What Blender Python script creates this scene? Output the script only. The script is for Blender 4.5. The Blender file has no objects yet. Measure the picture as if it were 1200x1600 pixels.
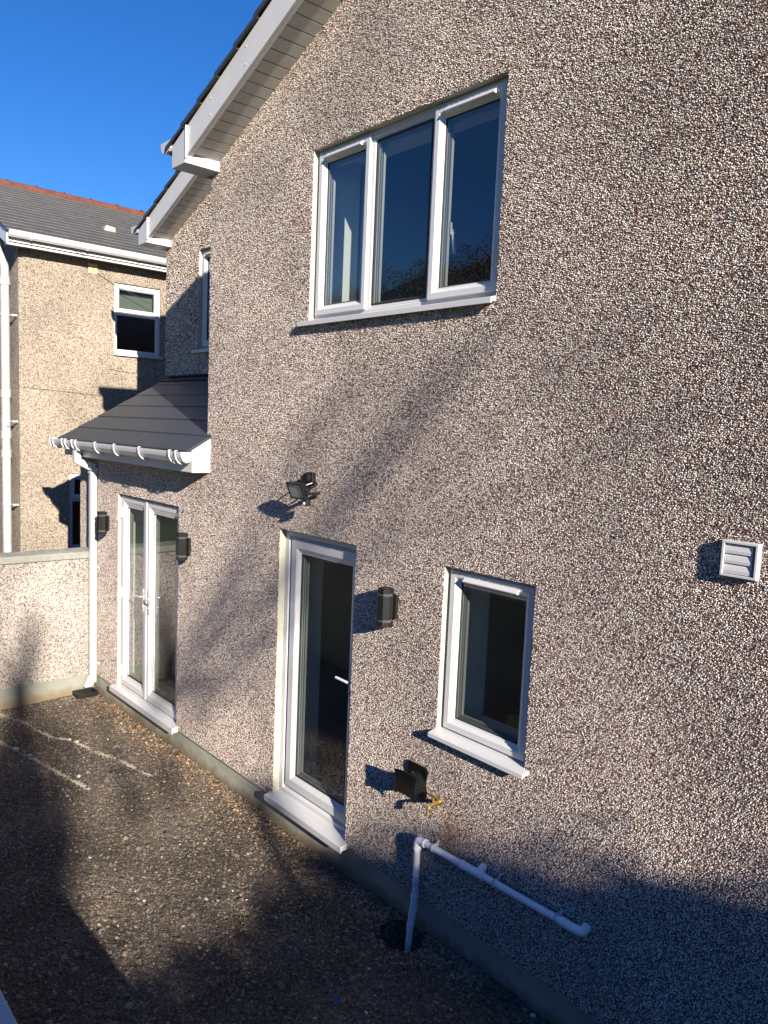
import bpy, math, random
import numpy as np
from mathutils import Vector, Matrix
random.seed(7); RNG = np.random.default_rng(7)
sc = bpy.context.scene
COL = sc.collection

# ------------------------------------------------------------------ camera, sky, sun
YAW, PITCH, ROLL = math.radians(48.372), math.radians(-6.1311), math.radians(2.419)
CAM = Vector((0, -3.294, 3.1535))
fw = Vector((-math.sin(YAW)*math.cos(PITCH), math.cos(YAW)*math.cos(PITCH), math.sin(PITCH)))
r0 = Vector((math.cos(YAW), math.sin(YAW), 0)); u0 = r0.cross(fw)
rr = math.cos(ROLL)*r0 + math.sin(ROLL)*u0; uu = -math.sin(ROLL)*r0 + math.cos(ROLL)*u0
cd = bpy.data.cameras.new('camera'); cam = bpy.data.objects.new('camera', cd); COL.objects.link(cam)
m = Matrix((rr, uu, -fw)).transposed().to_4x4(); m.translation = CAM; cam.matrix_world = m
cd.sensor_fit = 'VERTICAL'; cd.sensor_height = 24; cd.lens = 18.0; cd.clip_end = 3000; cd.clip_start = 0.05
sc.camera = cam

SUN = Vector((3.6, -1.0, 1.36)).normalized()      # towards the sun
elev = math.asin(SUN.z)
w = bpy.data.worlds.new('World'); sc.world = w; w.use_nodes = True
nt = w.node_tree; nt.nodes.clear()
sky = nt.nodes.new('ShaderNodeTexSky'); sky.sky_type = 'NISHITA'; sky.sun_disc = False
sky.sun_elevation = elev; sky.sun_rotation = math.atan2(SUN.x, SUN.y)
sky.air_density = 0.9; sky.dust_density = 0.05; sky.ozone_density = 5.0; sky.altitude = 300
bg = nt.nodes.new('ShaderNodeBackground'); bg.inputs[1].default_value = 0.064
out = nt.nodes.new('ShaderNodeOutputWorld')
hs = nt.nodes.new('ShaderNodeHueSaturation'); hs.inputs['Saturation'].default_value = 1.2; hs.inputs['Hue'].default_value = .510
nt.links.new(sky.outputs[0], hs.inputs['Color']); nt.links.new(hs.outputs[0], bg.inputs[0]); nt.links.new(bg.outputs[0], out.inputs[0])
sd = bpy.data.lights.new('sun', 'SUN'); sd.energy = 5.0; sd.angle = math.radians(0.53); sd.color = (1.0, 0.895, 0.77)
so = bpy.data.objects.new('sun', sd); COL.objects.link(so); so.rotation_euler = SUN.to_track_quat('Z', 'Y').to_euler()
so.location = (20, -10, 20)
sc.view_settings.view_transform = 'Standard'; sc.view_settings.look = 'None'
sc.view_settings.exposure = 1.36; sc.view_settings.gamma = 1.0
sc.cycles.max_bounces = 8; sc.cycles.transparent_max_bounces = 16

# ------------------------------------------------------------------ helpers
def proj(p):
    d = Vector(p) - CAM; z = d.dot(fw)
    return (600 + 1200*d.dot(rr)/z, 800 - 1200*d.dot(uu)/z) if z > 0.01 else (-9999, -9999)
def wpos(o):
    p = Vector((0, 0, 0))
    while o is not None:
        p += o.location; o = o.parent
    return p
def tag(o, label=None, cat=None, group=None, kind=None):
    if label: o['label'] = label
    if cat: o['category'] = cat
    if group: o['group'] = group
    if kind: o['kind'] = kind
    return o
def thing(name, loc, label, cat, group=None):
    o = bpy.data.objects.new(name, None); COL.objects.link(o); o.location = loc; o.empty_display_size = 0.1
    return tag(o, label, cat, group)
class MB:
    def __init__(s): s.v = []; s.f = []
    def add(s, vs, fs):
        n = len(s.v); s.v += [tuple(p) for p in vs]; s.f += [tuple(i+n for i in f) for f in fs]; return s
    def box(s, x0, x1, y0, y1, z0, z1):
        x0, x1 = min(x0, x1), max(x0, x1); y0, y1 = min(y0, y1), max(y0, y1); z0, z1 = min(z0, z1), max(z0, z1)
        return s.add([(x0,y0,z0),(x1,y0,z0),(x1,y1,z0),(x0,y1,z0),(x0,y0,z1),(x1,y0,z1),(x1,y1,z1),(x0,y1,z1)],
              [(0,3,2,1),(4,5,6,7),(0,1,5,4),(1,2,6,5),(2,3,7,6),(3,0,4,7)])
    def prism(s, pts, ax, a, b):
        """pts: 2-D outline, extruded along ax between a and b. x:(y,z) y:(x,z) z:(x,y)"""
        def P(p, t): return {'x': (t, p[0], p[1]), 'y': (p[0], t, p[1]), 'z': (p[0], p[1], t)}[ax]
        n = len(pts); vs = [P(p, a) for p in pts] + [P(p, b) for p in pts]
        area = sum(pts[i][0]*pts[(i+1) % n][1]-pts[(i+1) % n][0]*pts[i][1] for i in range(n))
        sg = (area > 0) ^ (ax == 'y') ^ (b < a)
        fs = [tuple(range(n))[::-1], tuple(range(n, 2*n))] + [(i, (i+1) % n, n+(i+1) % n, n+i) for i in range(n)]
        if not sg: fs = [f[::-1] for f in fs]
        return s.add(vs, fs)
    def tube(s, pts, r, seg=12, cap=True):
        pts = [Vector(p) for p in pts]; rs = r if isinstance(r, (list, tuple)) else [r]*len(pts)
        t0 = (pts[1]-pts[0]).normalized(); a = t0.orthogonal().normalized(); vs = []; fs = []
        for i, p in enumerate(pts):
            t = (pts[min(i+1, len(pts)-1)] - pts[max(i-1, 0)]).normalized()
            a = (a - t*a.dot(t)).normalized(); b = t.cross(a)
            vs += [p + rs[i]*(a*math.cos(2*math.pi*k/seg) + b*math.sin(2*math.pi*k/seg)) for k in range(seg)]
        for i in range(len(pts)-1):
            for k in range(seg):
                k2 = (k+1) % seg; fs.append((i*seg+k, i*seg+k2, (i+1)*seg+k2, (i+1)*seg+k))
        if cap: fs += [tuple(range(seg))[::-1], tuple(range((len(pts)-1)*seg, len(pts)*seg))]
        return s.add(vs, fs)
    def ring(s, x0, x1, z0, z1, prof):
        """mitred rectangular frame; prof = closed list of (inset, y)"""
        n = len(prof); vs = []
        for (cx, cz, sx, sz) in ((x0, z0, 1, 1), (x1, z0, -1, 1), (x1, z1, -1, -1), (x0, z1, 1, -1)):
            vs += [(cx + sx*i, y, cz + sz*i) for i, y in prof]
        fs = [(a*n+k, a*n+(k+1) % n, ((a+1) % 4)*n+(k+1) % n, ((a+1) % 4)*n+k) for a in range(4) for k in range(n)]
        return s.add(vs, fs)
    def build(s, name, mat, parent=None, bevel=0, smooth=False, label=None):
        me = bpy.data.meshes.new(name); L = wpos(parent) if parent else Vector((0, 0, 0))
        me.from_pydata([tuple(Vector(v)-L) for v in s.v], [], s.f); me.validate()
        import bmesh
        bm = bmesh.new(); bm.from_mesh(me); bmesh.ops.recalc_face_normals(bm, faces=bm.faces); bm.to_mesh(me); bm.free()
        me.materials.append(mat)
        if smooth:
            me.shade_smooth(); me.set_sharp_from_angle(angle=math.radians(35))
        o = bpy.data.objects.new(name, me); COL.objects.link(o)
        if parent: o.parent = parent
        if bevel:
            b = o.modifiers.new('bevel', 'BEVEL'); b.width = bevel; b.segments = 2; b.limit_method = 'ANGLE'; b.angle_limit = math.radians(40)
        if label: o['label'] = label
        return o
def arc(cx, cy, r, a0, a1, n):
    return [(cx+r*math.cos(math.radians(a0+(a1-a0)*i/n)), cy+r*math.sin(math.radians(a0+(a1-a0)*i/n))) for i in range(n+1)]
def bend(pts, rad, n=6):
    pts = [Vector(p) for p in pts]; o = [pts[0]]
    for i in range(1, len(pts)-1):
        a = (pts[i-1]-pts[i]); b = (pts[i+1]-pts[i]); r = min(rad, a.length*.45, b.length*.45)
        p0 = pts[i]+a.normalized()*r; p1 = pts[i]+b.normalized()*r
        for k in range(n+1):
            t = k/n; o.append(p0*(1-t)**2 + pts[i]*2*t*(1-t) + p1*t*t)
    return o + [pts[-1]]
def copy_tree(o, parent=None):
    c = o.copy(); COL.objects.link(c); c.parent = parent
    for ch in list(o.children): copy_tree(ch, c)
    return c

# ------------------------------------------------------------------ materials
def mat(name, col=(.5, .5, .5), rough=.5, spec=.5, metal=0, noise=0, nscale=8, bump=0, bscale=60, coat=0, rvar=0):
    mt = bpy.data.materials.new(name); mt.use_nodes = True; n = mt.node_tree.nodes; l = mt.node_tree.links
    b = n['Principled BSDF']; b.inputs['Base Color'].default_value = (*col, 1); b.inputs['Roughness'].default_value = rough
    b.inputs['Specular IOR Level'].default_value = spec; b.inputs['Metallic'].default_value = metal; b.inputs['Coat Weight'].default_value = coat
    tc = n.new('ShaderNodeTexCoord')
    if noise:
        t = n.new('ShaderNodeTexNoise'); t.inputs['Scale'].default_value = nscale; t.inputs['Detail'].default_value = 8; t.inputs['Roughness'].default_value = .65
        l.new(tc.outputs['Object'], t.inputs['Vector'])
        r = n.new('ShaderNodeMapRange'); r.inputs['From Min'].default_value = .3; r.inputs['From Max'].default_value = .7
        r.inputs['To Min'].default_value = 1-noise; r.inputs['To Max'].default_value = 1+noise
        l.new(t.outputs['Fac'], r.inputs['Value'])
        mx = n.new('ShaderNodeVectorMath'); mx.operation = 'SCALE'; mx.inputs[0].default_value = col
        l.new(r.outputs[0], mx.inputs['Scale']); l.new(mx.outputs[0], b.inputs['Base Color'])
        if rvar:
            r2 = n.new('ShaderNodeMapRange'); r2.inputs['To Min'].default_value = rough-rvar; r2.inputs['To Max'].default_value = rough+rvar
            l.new(t.outputs['Fac'], r2.inputs['Value']); l.new(r2.outputs[0], b.inputs['Roughness'])
    if bump:
        t2 = n.new('ShaderNodeTexNoise'); t2.inputs['Scale'].default_value = bscale; t2.inputs['Detail'].default_value = 6
        l.new(tc.outputs['Object'], t2.inputs['Vector'])
        bp = n.new('ShaderNodeBump'); bp.inputs['Strength'].default_value = 1; bp.inputs['Distance'].default_value = bump
        l.new(t2.outputs['Fac'], bp.inputs['Height']); l.new(bp.outputs[0], b.inputs['Normal'])
    return mt
def ramp(n, stops, interp='CONSTANT'):
    r = n.new('ShaderNodeValToRGB'); r.color_ramp.interpolation = interp; e = r.color_ramp.elements
    while len(e) < len(stops): e.new(.5)
    for el, (p, c) in zip(e, stops): el.position = p; el.color = (*c, 1)
    return r
def pebble_mat(name, stops, scale=115, height=.004, tint=1.0, attr=False):
    mt = bpy.data.materials.new(name); mt.use_nodes = True; n = mt.node_tree.nodes; l = mt.node_tree.links
    b = n['Principled BSDF']; b.inputs['Roughness'].default_value = .62; b.inputs['Specular IOR Level'].default_value = .4
    tc = n.new('ShaderNodeTexCoord')
    big = n.new('ShaderNodeTexNoise'); big.inputs['Scale'].default_value = 1.3; big.inputs['Detail'].default_value = 5
    l.new(tc.outputs['Object'], big.inputs['Vector'])
    mr = n.new('ShaderNodeMapRange'); mr.inputs['From Min'].default_value = .3; mr.inputs['From Max'].default_value = .7
    mr.inputs['To Min'].default_value = .80*tint; mr.inputs['To Max'].default_value = 1.14*tint; l.new(big.outputs['Fac'], mr.inputs['Value'])
    sc_ = n.new('ShaderNodeVectorMath'); sc_.operation = 'SCALE'; l.new(mr.outputs[0], sc_.inputs['Scale'])
    l.new(sc_.outputs[0], b.inputs['Base Color'])
    if attr:
        a = n.new('ShaderNodeAttribute'); a.attribute_name = 'stone'; l.new(a.outputs['Color'], sc_.inputs[0])
    else:
        v = n.new('ShaderNodeTexVoronoi'); v.inputs['Scale'].default_value = scale; l.new(tc.outputs['Object'], v.inputs['Vector'])
        sp = n.new('ShaderNodeSeparateColor'); l.new(v.outputs['Color'], sp.inputs[0])
        r = ramp(n, stops); l.new(sp.outputs[0], r.inputs[0])
        edge = n.new('ShaderNodeMapRange'); edge.inputs['From Min'].default_value = .25; edge.inputs['From Max'].default_value = .75
        edge.inputs['To Min'].default_value = 1; edge.inputs['To Max'].default_value = 0
        l.new(v.outputs['Distance'], edge.inputs['Value'])
        l.new(r.outputs[0], sc_.inputs[0])
        # each stone tilts its own way: height = dome + random facet
        add = n.new('ShaderNodeMath'); add.operation = 'MULTIPLY_ADD'; add.inputs[1].default_value = .8
        l.new(sp.outputs[1], add.inputs[0]); l.new(edge.outputs[0], add.inputs[2])
        bp = n.new('ShaderNodeBump'); bp.inputs['Strength'].default_value = 1; bp.inputs['Distance'].default_value = height
        l.new(add.outputs[0], bp.inputs['Height']); l.new(bp.outputs[0], b.inputs['Normal'])
    return mt
PAL = [(.86,.81,.73),(.80,.74,.68),(.65,.57,.50),(.58,.44,.32),(.44,.33,.30),(.29,.15,.12),(.16,.075,.065),(.25,.205,.20),(.07,.052,.05)]
PW = np.array([.22,.14,.14,.08,.12,.10,.08,.07,.05]); PW /= PW.sum()
def stops(pal, wts):
    o = []; c = 0
    for p, q in zip(pal, wts): o.append((c, p)); c += q
    return o
M_stone = pebble_mat('pebbledash_stones', None, attr=True)
M_dash = pebble_mat('pebbledash', stops(PAL, PW), 110, .004)
M_mortar = mat('dark_mortar', (.15,.12,.11), .9, noise=.3, nscale=30, bump=.003, bscale=200)
PAL2 = [(.43,.37,.295),(.35,.30,.24),(.28,.235,.185),(.20,.165,.13),(.13,.10,.078),(.07,.053,.045)]
M_ndash = pebble_mat('tan_pebbledash', stops(PAL2, [.22,.22,.2,.15,.12,.09]), 95, .005)
PAL3 = [(.41,.375,.34),(.34,.31,.28),(.26,.23,.205),(.165,.135,.12),(.09,.07,.06)]
M_bdash = pebble_mat('pale_pebbledash', stops(PAL3, [.3,.25,.2,.15,.1]), 100, .0035)
M_upvc = mat('white_upvc', (.51,.515,.525), .28, .5, noise=.02, nscale=3)
M_upvcdull = mat('white_fascia_board', (.56,.56,.555), .32, .5, noise=.05, nscale=2.5, rvar=.06)
M_soffit = mat('soffit_board', (.50,.49,.46), .45, .4, noise=.04, nscale=6)
M_reveal = mat('cream_render_reveal', (.40,.39,.325), .8, .2, noise=.07, nscale=12, bump=.001, bscale=90)
def plinth_mat(name, col):
    mt = mat(name, col, .78, .22, noise=.25, nscale=2.2, bump=.0015, bscale=40); n = mt.node_tree.nodes; l = mt.node_tree.links; b = n['Principled BSDF']
    src = b.inputs['Base Color'].links[0].from_socket
    tc = n.new('ShaderNodeTexCoord'); sx = n.new('ShaderNodeSeparateXYZ'); l.new(tc.outputs['Object'], sx.inputs[0])
    nz = n.new('ShaderNodeTexNoise'); nz.inputs['Scale'].default_value = 9; nz.inputs['Detail'].default_value = 8; l.new(tc.outputs['Object'], nz.inputs['Vector'])
    ma = n.new('ShaderNodeMath'); ma.operation = 'MULTIPLY_ADD'; ma.inputs[1].default_value = -.16; l.new(nz.outputs['Fac'], ma.inputs[0]); l.new(sx.outputs['Z'], ma.inputs[2])
    mr = n.new('ShaderNodeMapRange'); mr.inputs['From Min'].default_value = -.06; mr.inputs['From Max'].default_value = .02; mr.inputs['To Min'].default_value = .75; mr.inputs['To Max'].default_value = 0
    l.new(ma.outputs[0], mr.inputs['Value'])
    mx = n.new('ShaderNodeMix'); mx.data_type = 'RGBA'; l.new(mr.outputs[0], mx.inputs[0]); l.new(src, mx.inputs[6]); mx.inputs[7].default_value = (.16,.11,.06,1)
    l.new(mx.outputs[2], b.inputs['Base Color']); return mt
M_plinth = plinth_mat('grey_painted_plinth', (.31,.315,.265))
M_coping = mat('weathered_concrete', (.30,.30,.26), .85, .2, noise=.3, nscale=5, bump=.002, bscale=70)
M_slate = mat('roof_slate', (.034,.040,.047), .5, .5, noise=.18, nscale=3.5, bump=.0012, bscale=35, rvar=.08)
M_slate2 = mat('old_roof_slate', (.060,.060,.058), .65, .4, noise=.25, nscale=5, bump=.003, bscale=25)
M_ridge = mat('terracotta_ridge', (.105,.042,.030), .9, .2, noise=.3, nscale=7, bump=.004, bscale=30)
M_black = mat('black_metal', (.010,.0105,.011), .45, .35, noise=.1, nscale=10, bump=.0003, bscale=300)
M_gloss = mat('black_gloss_plastic', (.006,.0065,.006), .10, .5)
M_lead = mat('lead_flashing', (.05,.05,.055), .6)
M_brass = mat('brass', (.55,.40,.14), .35, .5, metal=.85, noise=.2, nscale=60)
M_pipe = mat('white_waste_pipe', (.78,.80,.84), .3, .5, noise=.04, nscale=8)
M_gpipe = mat('painted_iron_pipe', (.34,.355,.35), .5, .4, noise=.12, nscale=4, bump=.001, bscale=25)
M_chrome = mat('satin_handle', (.75,.75,.77), .22, .5, metal=.7)
M_spacer = mat('glazing_spacer', (.22,.225,.22), .4)
M_gasket = mat('rubber_gasket', (.015,.015,.015), .6)
M_inner = mat('white_plaster', (.74,.74,.70), .8)
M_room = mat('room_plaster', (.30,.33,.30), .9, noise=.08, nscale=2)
M_roomfl = mat('room_floor', (.10,.08,.06), .6)
M_rubber = mat('cable', (.04,.04,.04), .6)
M_yel = mat('yellow_foam_patch', (.66,.52,.24), .8, noise=.1, nscale=30)
M_lens = mat('floodlight_glass', (.36,.37,.35), .25, .5, noise=.1, nscale=60, bump=.0006, bscale=200)
M_dark = mat('damp_soil', (.012,.011,.01), .9)
M_leafm = mat('fallen_leaf', (.22,.12,.05), .7, noise=.4, nscale=40)
M_blue = mat('blue_plastic', (.03,.10,.34), .4)
M_bark = mat('bark', (.10,.08,.06), .9, noise=.3, nscale=12, bump=.006, bscale=30)
M_foliage = mat('evergreen_leaves', (.045,.075,.025), .6, noise=.5, nscale=3)
M_foliage2 = mat('woodland_leaves', (.045,.04,.03), .8, noise=.6, nscale=.4)
M_grass = mat('terrace_grass', (.06,.085,.03), .9, noise=.4, nscale=2, bump=.02, bscale=20)
M_tray = mat('clear_plastic_ring', (.07,.073,.075), .12)

def glass_mat(name, tint=(.80,.86,.84), frost=0):
    mt = bpy.data.materials.new(name); mt.use_nodes = True; n = mt.node_tree.nodes; l = mt.node_tree.links; n.clear()
    o = n.new('ShaderNodeOutputMaterial'); mx = n.new('ShaderNodeMixShader'); tr = n.new('ShaderNodeBsdfTransparent'); gl = n.new('ShaderNodeBsdfGlossy')
    tr.inputs[0].default_value = (*tint, 1); gl.inputs['Roughness'].default_value = 0.0; gl.inputs[0].default_value = (.95, .97, 1, 1)
    geo = n.new('ShaderNodeNewGeometry'); dt = n.new('ShaderNodeVectorMath'); dt.operation = 'DOT_PRODUCT'
    l.new(geo.outputs['Incoming'], dt.inputs[0]); l.new(geo.outputs['True Normal'], dt.inputs[1])
    def M(op, x, y=None):
        q = n.new('ShaderNodeMath'); q.operation = op
        for i, k in enumerate((x, y)):
            if k is None: continue
            if isinstance(k, (int, float)): q.inputs[i].default_value = k
            else: l.new(k, q.inputs[i])
        return q.outputs[0]
    c5 = M('POWER', M('SUBTRACT', 1.0, M('ABSOLUTE', dt.outputs['Value'])), 5.0)      # Schlick, the same from both sides
    a = n.new('ShaderNodeMath'); a.operation = 'SUBTRACT'; a.inputs[0].default_value = 1; l.new(M('MULTIPLY_ADD', c5, .96), a.inputs[1])
    a.inputs[1].links[0].from_node.inputs[2].default_value = .04
    p = n.new('ShaderNodeMath'); p.operation = 'POWER'; p.inputs[1].default_value = 3.2; l.new(a.outputs[0], p.inputs[0])
    q = n.new('ShaderNodeMath'); q.operation = 'SUBTRACT'; q.inputs[0].default_value = 1; l.new(p.outputs[0], q.inputs[1])
    l.new(q.outputs[0], mx.inputs[0]); l.new(tr.outputs[0], mx.inputs[1]); l.new(gl.outputs[0], mx.inputs[2]); l.new(mx.outputs[0], o.inputs[0])
    tc = n.new('ShaderNodeTexCoord'); t = n.new('ShaderNodeTexNoise'); t.inputs['Scale'].default_value = 130 if frost else 1.1
    t.inputs['Detail'].default_value = 3 if frost else 1
    l.new(tc.outputs['Object'], t.inputs['Vector'])
    bp = n.new('ShaderNodeBump'); bp.inputs['Distance'].default_value = .003 if frost else .0008; bp.inputs['Strength'].default_value = 1
    l.new(t.outputs['Fac'], bp.inputs['Height']); l.new(bp.outputs[0], gl.inputs['Normal'])
    return mt
M_glass = glass_mat('window_glass')
M_frost = glass_mat('obscure_glass', (.30,.33,.30), 1)

# ------------------------------------------------------------------ windows and doors (local frame: opening in plane y = Y0, facing -y)
FRAMEP = [(0,.125),(0,.055),(.004,.050),(.040,.050),(.052,.062),(.052,.125)]
def SASHP(wd, f=.036):  # sash: proud front, ogee down to the bead at the glass
    return [(0,.105),(0,f+.004),(.004,f),(wd*.55,f),(wd*.62,f+.004),(wd*.86,f+.019),(wd,f+.022),(wd,.105)]
def shift(prof, dy): return [(a, y+dy) for a, y in prof]
def glazing(par, x0, x1, z0, z1, Y, gm=None):
    g = MB().add([(x0-.01, Y+.064, z0-.01), (x1+.01, Y+.064, z0-.01), (x1+.01, Y+.064, z1+.01), (x0-.01, Y+.064, z1+.01)], [(0,1,2,3)])
    pane = g.build('pane', gm or M_glass, par)
    MB().ring(x0, x1, z0, z1, [(-.006,Y+.057),(.004,Y+.057),(.004,Y+.063),(-.006,Y+.063)]).build('gasket', M_gasket, par)
    MB().ring(x0, x1, z0, z1, [(0,Y+.066),(.007,Y+.066),(.007,Y+.069),(0,Y+.069)])\
        .ring(x0, x1, z0, z1, [(-.002,Y+.080),(.012,Y+.080),(.012,Y+.086),(-.002,Y+.086)]).ring(x0, x1, z0, z1, [(-.002,Y+.098),(.016,Y+.098),(.022,Y+.112),(-.002,Y+.112)]).build('spacer', M_spacer, par)
    return pane
def vent(par, x0, x1, z, Y):
    o = MB().prism([(Y-.022, z-.010), (Y-.018, z-.014), (Y, z-.014), (Y, z+.014), (Y-.006, z+.014), (Y-.022, z-.004)], 'x', x0, x1)
    return o.build('trickle_vent', M_upvc, par, .0015)
def sill(par, x0, x1, z, Y, out=.06, h=.032):
    s = MB().prism([(Y+.06, z+.014), (Y, z+.008), (Y-out, z-.004), (Y-out, z-h), (Y-out+.012, z-h), (Y-out+.012, z-h+.012), (Y+.06, z-h+.012)], 'x', x0, x1)
    return s.build('sill', M_upvc, par, .0015)
def reveal(par, x0, x1, z0, z1, Y, d=.13, back=.42):
    MB().ring(x0, x1, z0, z1, [(-.02,Y+.001),(0,Y+.001),(0,Y+back),(-.02,Y+back)]).build('reveal', M_reveal, par)
    MB().ring(x0, x1, z0, z1, [(-.01,Y+.127),(.006,Y+.127),(.006,Y+back+.004),(-.01,Y+back+.004)]).build('inner_reveal', M_inner, par)
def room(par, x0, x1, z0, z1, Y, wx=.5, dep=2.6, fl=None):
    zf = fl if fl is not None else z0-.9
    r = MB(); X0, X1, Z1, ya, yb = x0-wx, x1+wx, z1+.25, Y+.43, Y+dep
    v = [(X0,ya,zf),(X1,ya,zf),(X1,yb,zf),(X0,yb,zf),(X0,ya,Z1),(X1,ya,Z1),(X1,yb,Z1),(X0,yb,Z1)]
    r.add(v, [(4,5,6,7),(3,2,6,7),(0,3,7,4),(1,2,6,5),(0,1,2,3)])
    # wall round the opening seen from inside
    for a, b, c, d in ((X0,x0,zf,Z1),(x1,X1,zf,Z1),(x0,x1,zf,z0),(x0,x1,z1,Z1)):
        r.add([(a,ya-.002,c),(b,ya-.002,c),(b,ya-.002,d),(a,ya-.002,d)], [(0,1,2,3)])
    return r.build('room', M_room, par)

# ------------------------------------------------------------------ THE HOUSE
TOPROOF = .42   # roof pitch (tangent)
house = thing('rendered_house', (-3, 4, 0), 'pink-grey pebbledashed house with white windows, doors and gable bargeboard filling the right of the view', 'house')
OPEN = {'win1': (-4.607,-2.857,3.902,5.080), 'french': (-7.985,-6.578,.243,2.359), 'door': (-4.900,-3.973,.235,2.365), 'kit': (-3.140,-2.465,1.336,2.360)}
XC, XR, XL = -6.06, 4.2, -9.08
XRIDGE = -0.93
ZE = 5.33
def gable_z(x): return ZE + TOPROOF*(min(x, 2*XRIDGE-x) - XC)
ZB = .212
# --- front wall sheet with holes: strips between openings
def wall_sheet():
    xs = sorted({XL, XC, XR, XRIDGE} | {v for o in OPEN.values() for v in o[:2]})
    mb = MB(); vs = []
    for a, b in zip(xs[:-1], xs[1:]):
        mid = (a+b)/2
        spans = sorted([(o[2], o[3]) for o in OPEN.values() if o[0] <= mid <= o[1]])
        lo = ZB
        for z0, z1 in spans:
            mb.add([(a,0,lo),(b,0,lo),(b,0,z0),(a,0,z0)], [(0,1,2,3)]); lo = z1
        if b <= XC: ta = tb = 2.92
        else: ta, tb = gable_z(a), gable_z(b)
        mb.add([(a,0,lo),(b,0,lo),(b,0,tb),(a,0,ta)], [(0,1,2,3)])
    # returns: left of lean-to, side of main block, right side, back
    mb.add([(XL,0,ZB),(XL,0,2.92),(-8.93,1.0,3.6),(-8.93,1.0,ZB)], [(0,1,2,3)])
    mb.add([(XC,0,2.9),(XC,0,ZE),(XC,1.0,ZE),(XC,1.0,2.9)], [(0,1,2,3)])
    mb.add([(XR,0,ZB),(XR,0,ZE),(XR,9,ZE),(XR,9,ZB)], [(0,1,2,3)])
    mb.add([(-8.99,9,ZB),(XR,9,ZB),(XR,9,ZE),(-8.99,9,ZE)], [(0,1,2,3)])
    return mb
# --- stones of the dash: real little facets on the sheet
def stones(x0, x1, z0, z1, Y, s, keep):
    gx = np.arange(x0, x1, s); gz = np.arange(z0, z1, s*.92)
    X, Z = np.meshgrid(gx, gz); X = X + (np.arange(len(gz)) % 2)[:, None]*s*.5
    X = X.ravel() + RNG.uniform(-.38, .38, X.size)*s; Z = Z.ravel() + RNG.uniform(-.38, .38, Z.size)*s
    k = keep(X, Z); X, Z = X[k], Z[k]; n = len(X)
    r = s*RNG.uniform(.42, .72, n); h = s*RNG.uniform(.45, 1.05, n); a = RNG.uniform(0, 6.28, n); el = RNG.uniform(.65, 1.0, n)
    V = np.zeros((n, 5, 3), np.float32)
    for i in range(4):
        t = a + i*math.pi/2; rad = r*(el if i % 2 else 1)
        V[:, i, 0] = X + rad*np.cos(t); V[:, i, 1] = Y + .0005; V[:, i, 2] = Z + rad*np.sin(t)
    V[:, 4, 0] = X + RNG.uniform(-.45, .45, n)*r; V[:, 4, 1] = Y - h; V[:, 4, 2] = Z + RNG.uniform(-.45, .45, n)*r
    base = (np.arange(n)*5)[:, None, None]
    F = np.array([[0,1,4],[1,2,4],[2,3,4],[3,0,4]])[None] + base
    pal = np.array(PAL)*np.array([.99,.98,.97]); c = pal[RNG.choice(len(PAL), n, p=PW)]*RNG.uniform(.85, 1.12, (n, 1)); c = np.clip(c, 0, .85)
    st = np.exp(-((X+2.96-.10*(Z-.8))/.10)**2 - ((Z-.72)/.17)**2)[:, None]*.8 if Y == 0 else 0
    c = c*(1-st) + c*np.array([.50,.36,.24])*st
    Cc = np.ones((n, 5, 4), np.float32); Cc[:, :, :3] = c[:, None, :]
    return V.reshape(-1, 3), F.reshape(-1, 3), Cc.reshape(-1, 4)
def in_view(X, Y, Z, mx=260, my=200):
    P = np.stack([X-CAM.x, np.full_like(X, Y-CAM.y), Z-CAM.z], 1)
    d = P @ np.array(fw); px = 600+1200*(P @ np.array(rr))/np.maximum(d, .05); py = 800-1200*(P @ np.array(uu))/np.maximum(d, .05)
    return (d > .2) & (px > -mx) & (px < 1200+mx) & (py > -my) & (py < 1600+my)
def keep_front(X, Z):
    k = in_view(X, 0, Z) & (Z > ZB+.004)
    top = np.where(X < XC, 2.9, ZE + TOPROOF*(np.minimum(X, 2*XRIDGE-X)-XC) - .02); k &= (Z < top) & (X > XL)
    for (a, b, c, d) in OPEN.values(): k &= ~((X > a-.0005) & (X < b+.0005) & (Z > c) & (Z < d+.0005))
    return k
def mesh_np(name, V, F, C, mats, parent, base=None, smooth=False):
    """mesh from numpy triangles (material 1) plus an MB base (material 0)"""
    L = np.array(wpos(parent)) if parent else np.zeros(3)
    bv = np.array(base.v, np.float32) if base else np.zeros((0, 3), np.float32); nb = len(bv)
    V = np.concatenate([bv, V]) - L
    loops = []; starts = []; tot = []; k = 0
    if base:
        for f in base.f: loops += f; starts.append(k); tot.append(len(f)); k += len(f)
    nf0 = len(tot); F = F + nb
    L2 = np.concatenate([np.array(loops, np.int32), F.ravel().astype(np.int32)])
    S2 = np.concatenate([np.array(starts, np.int32), (k + 3*np.arange(len(F))).astype(np.int32)])
    me = bpy.data.meshes.new(name); me.vertices.add(len(V)); me.vertices.foreach_set('co', V.astype(np.float32).ravel())
    me.loops.add(len(L2)); me.loops.foreach_set('vertex_index', L2)
    me.polygons.add(len(S2)); me.polygons.foreach_set('loop_start', S2)
    for mm in mats: me.materials.append(mm)
    mi = np.zeros(len(S2), np.int32)
    if len(mats) > 1: mi[nf0:] = 1
    me.polygons.foreach_set('material_index', mi)
    me.update(calc_edges=True)
    at = me.color_attributes.new('stone', 'FLOAT_COLOR', 'POINT')
    CC = np.ones((len(V), 4), np.float32)*.4; CC[nb:] = C; at.data.foreach_set('color', CC.ravel())
    me.validate()
    o = bpy.data.objects.new(name, me); COL.objects.link(o)
    if parent: o.parent = parent
    return o
S1 = stones(XL, 1.2, ZB, 7.2, 0, .0079, keep_front)
mesh_np('wall', S1[0], S1[1], S1[2], [M_mortar, M_stone], house, base=wall_sheet())
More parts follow.
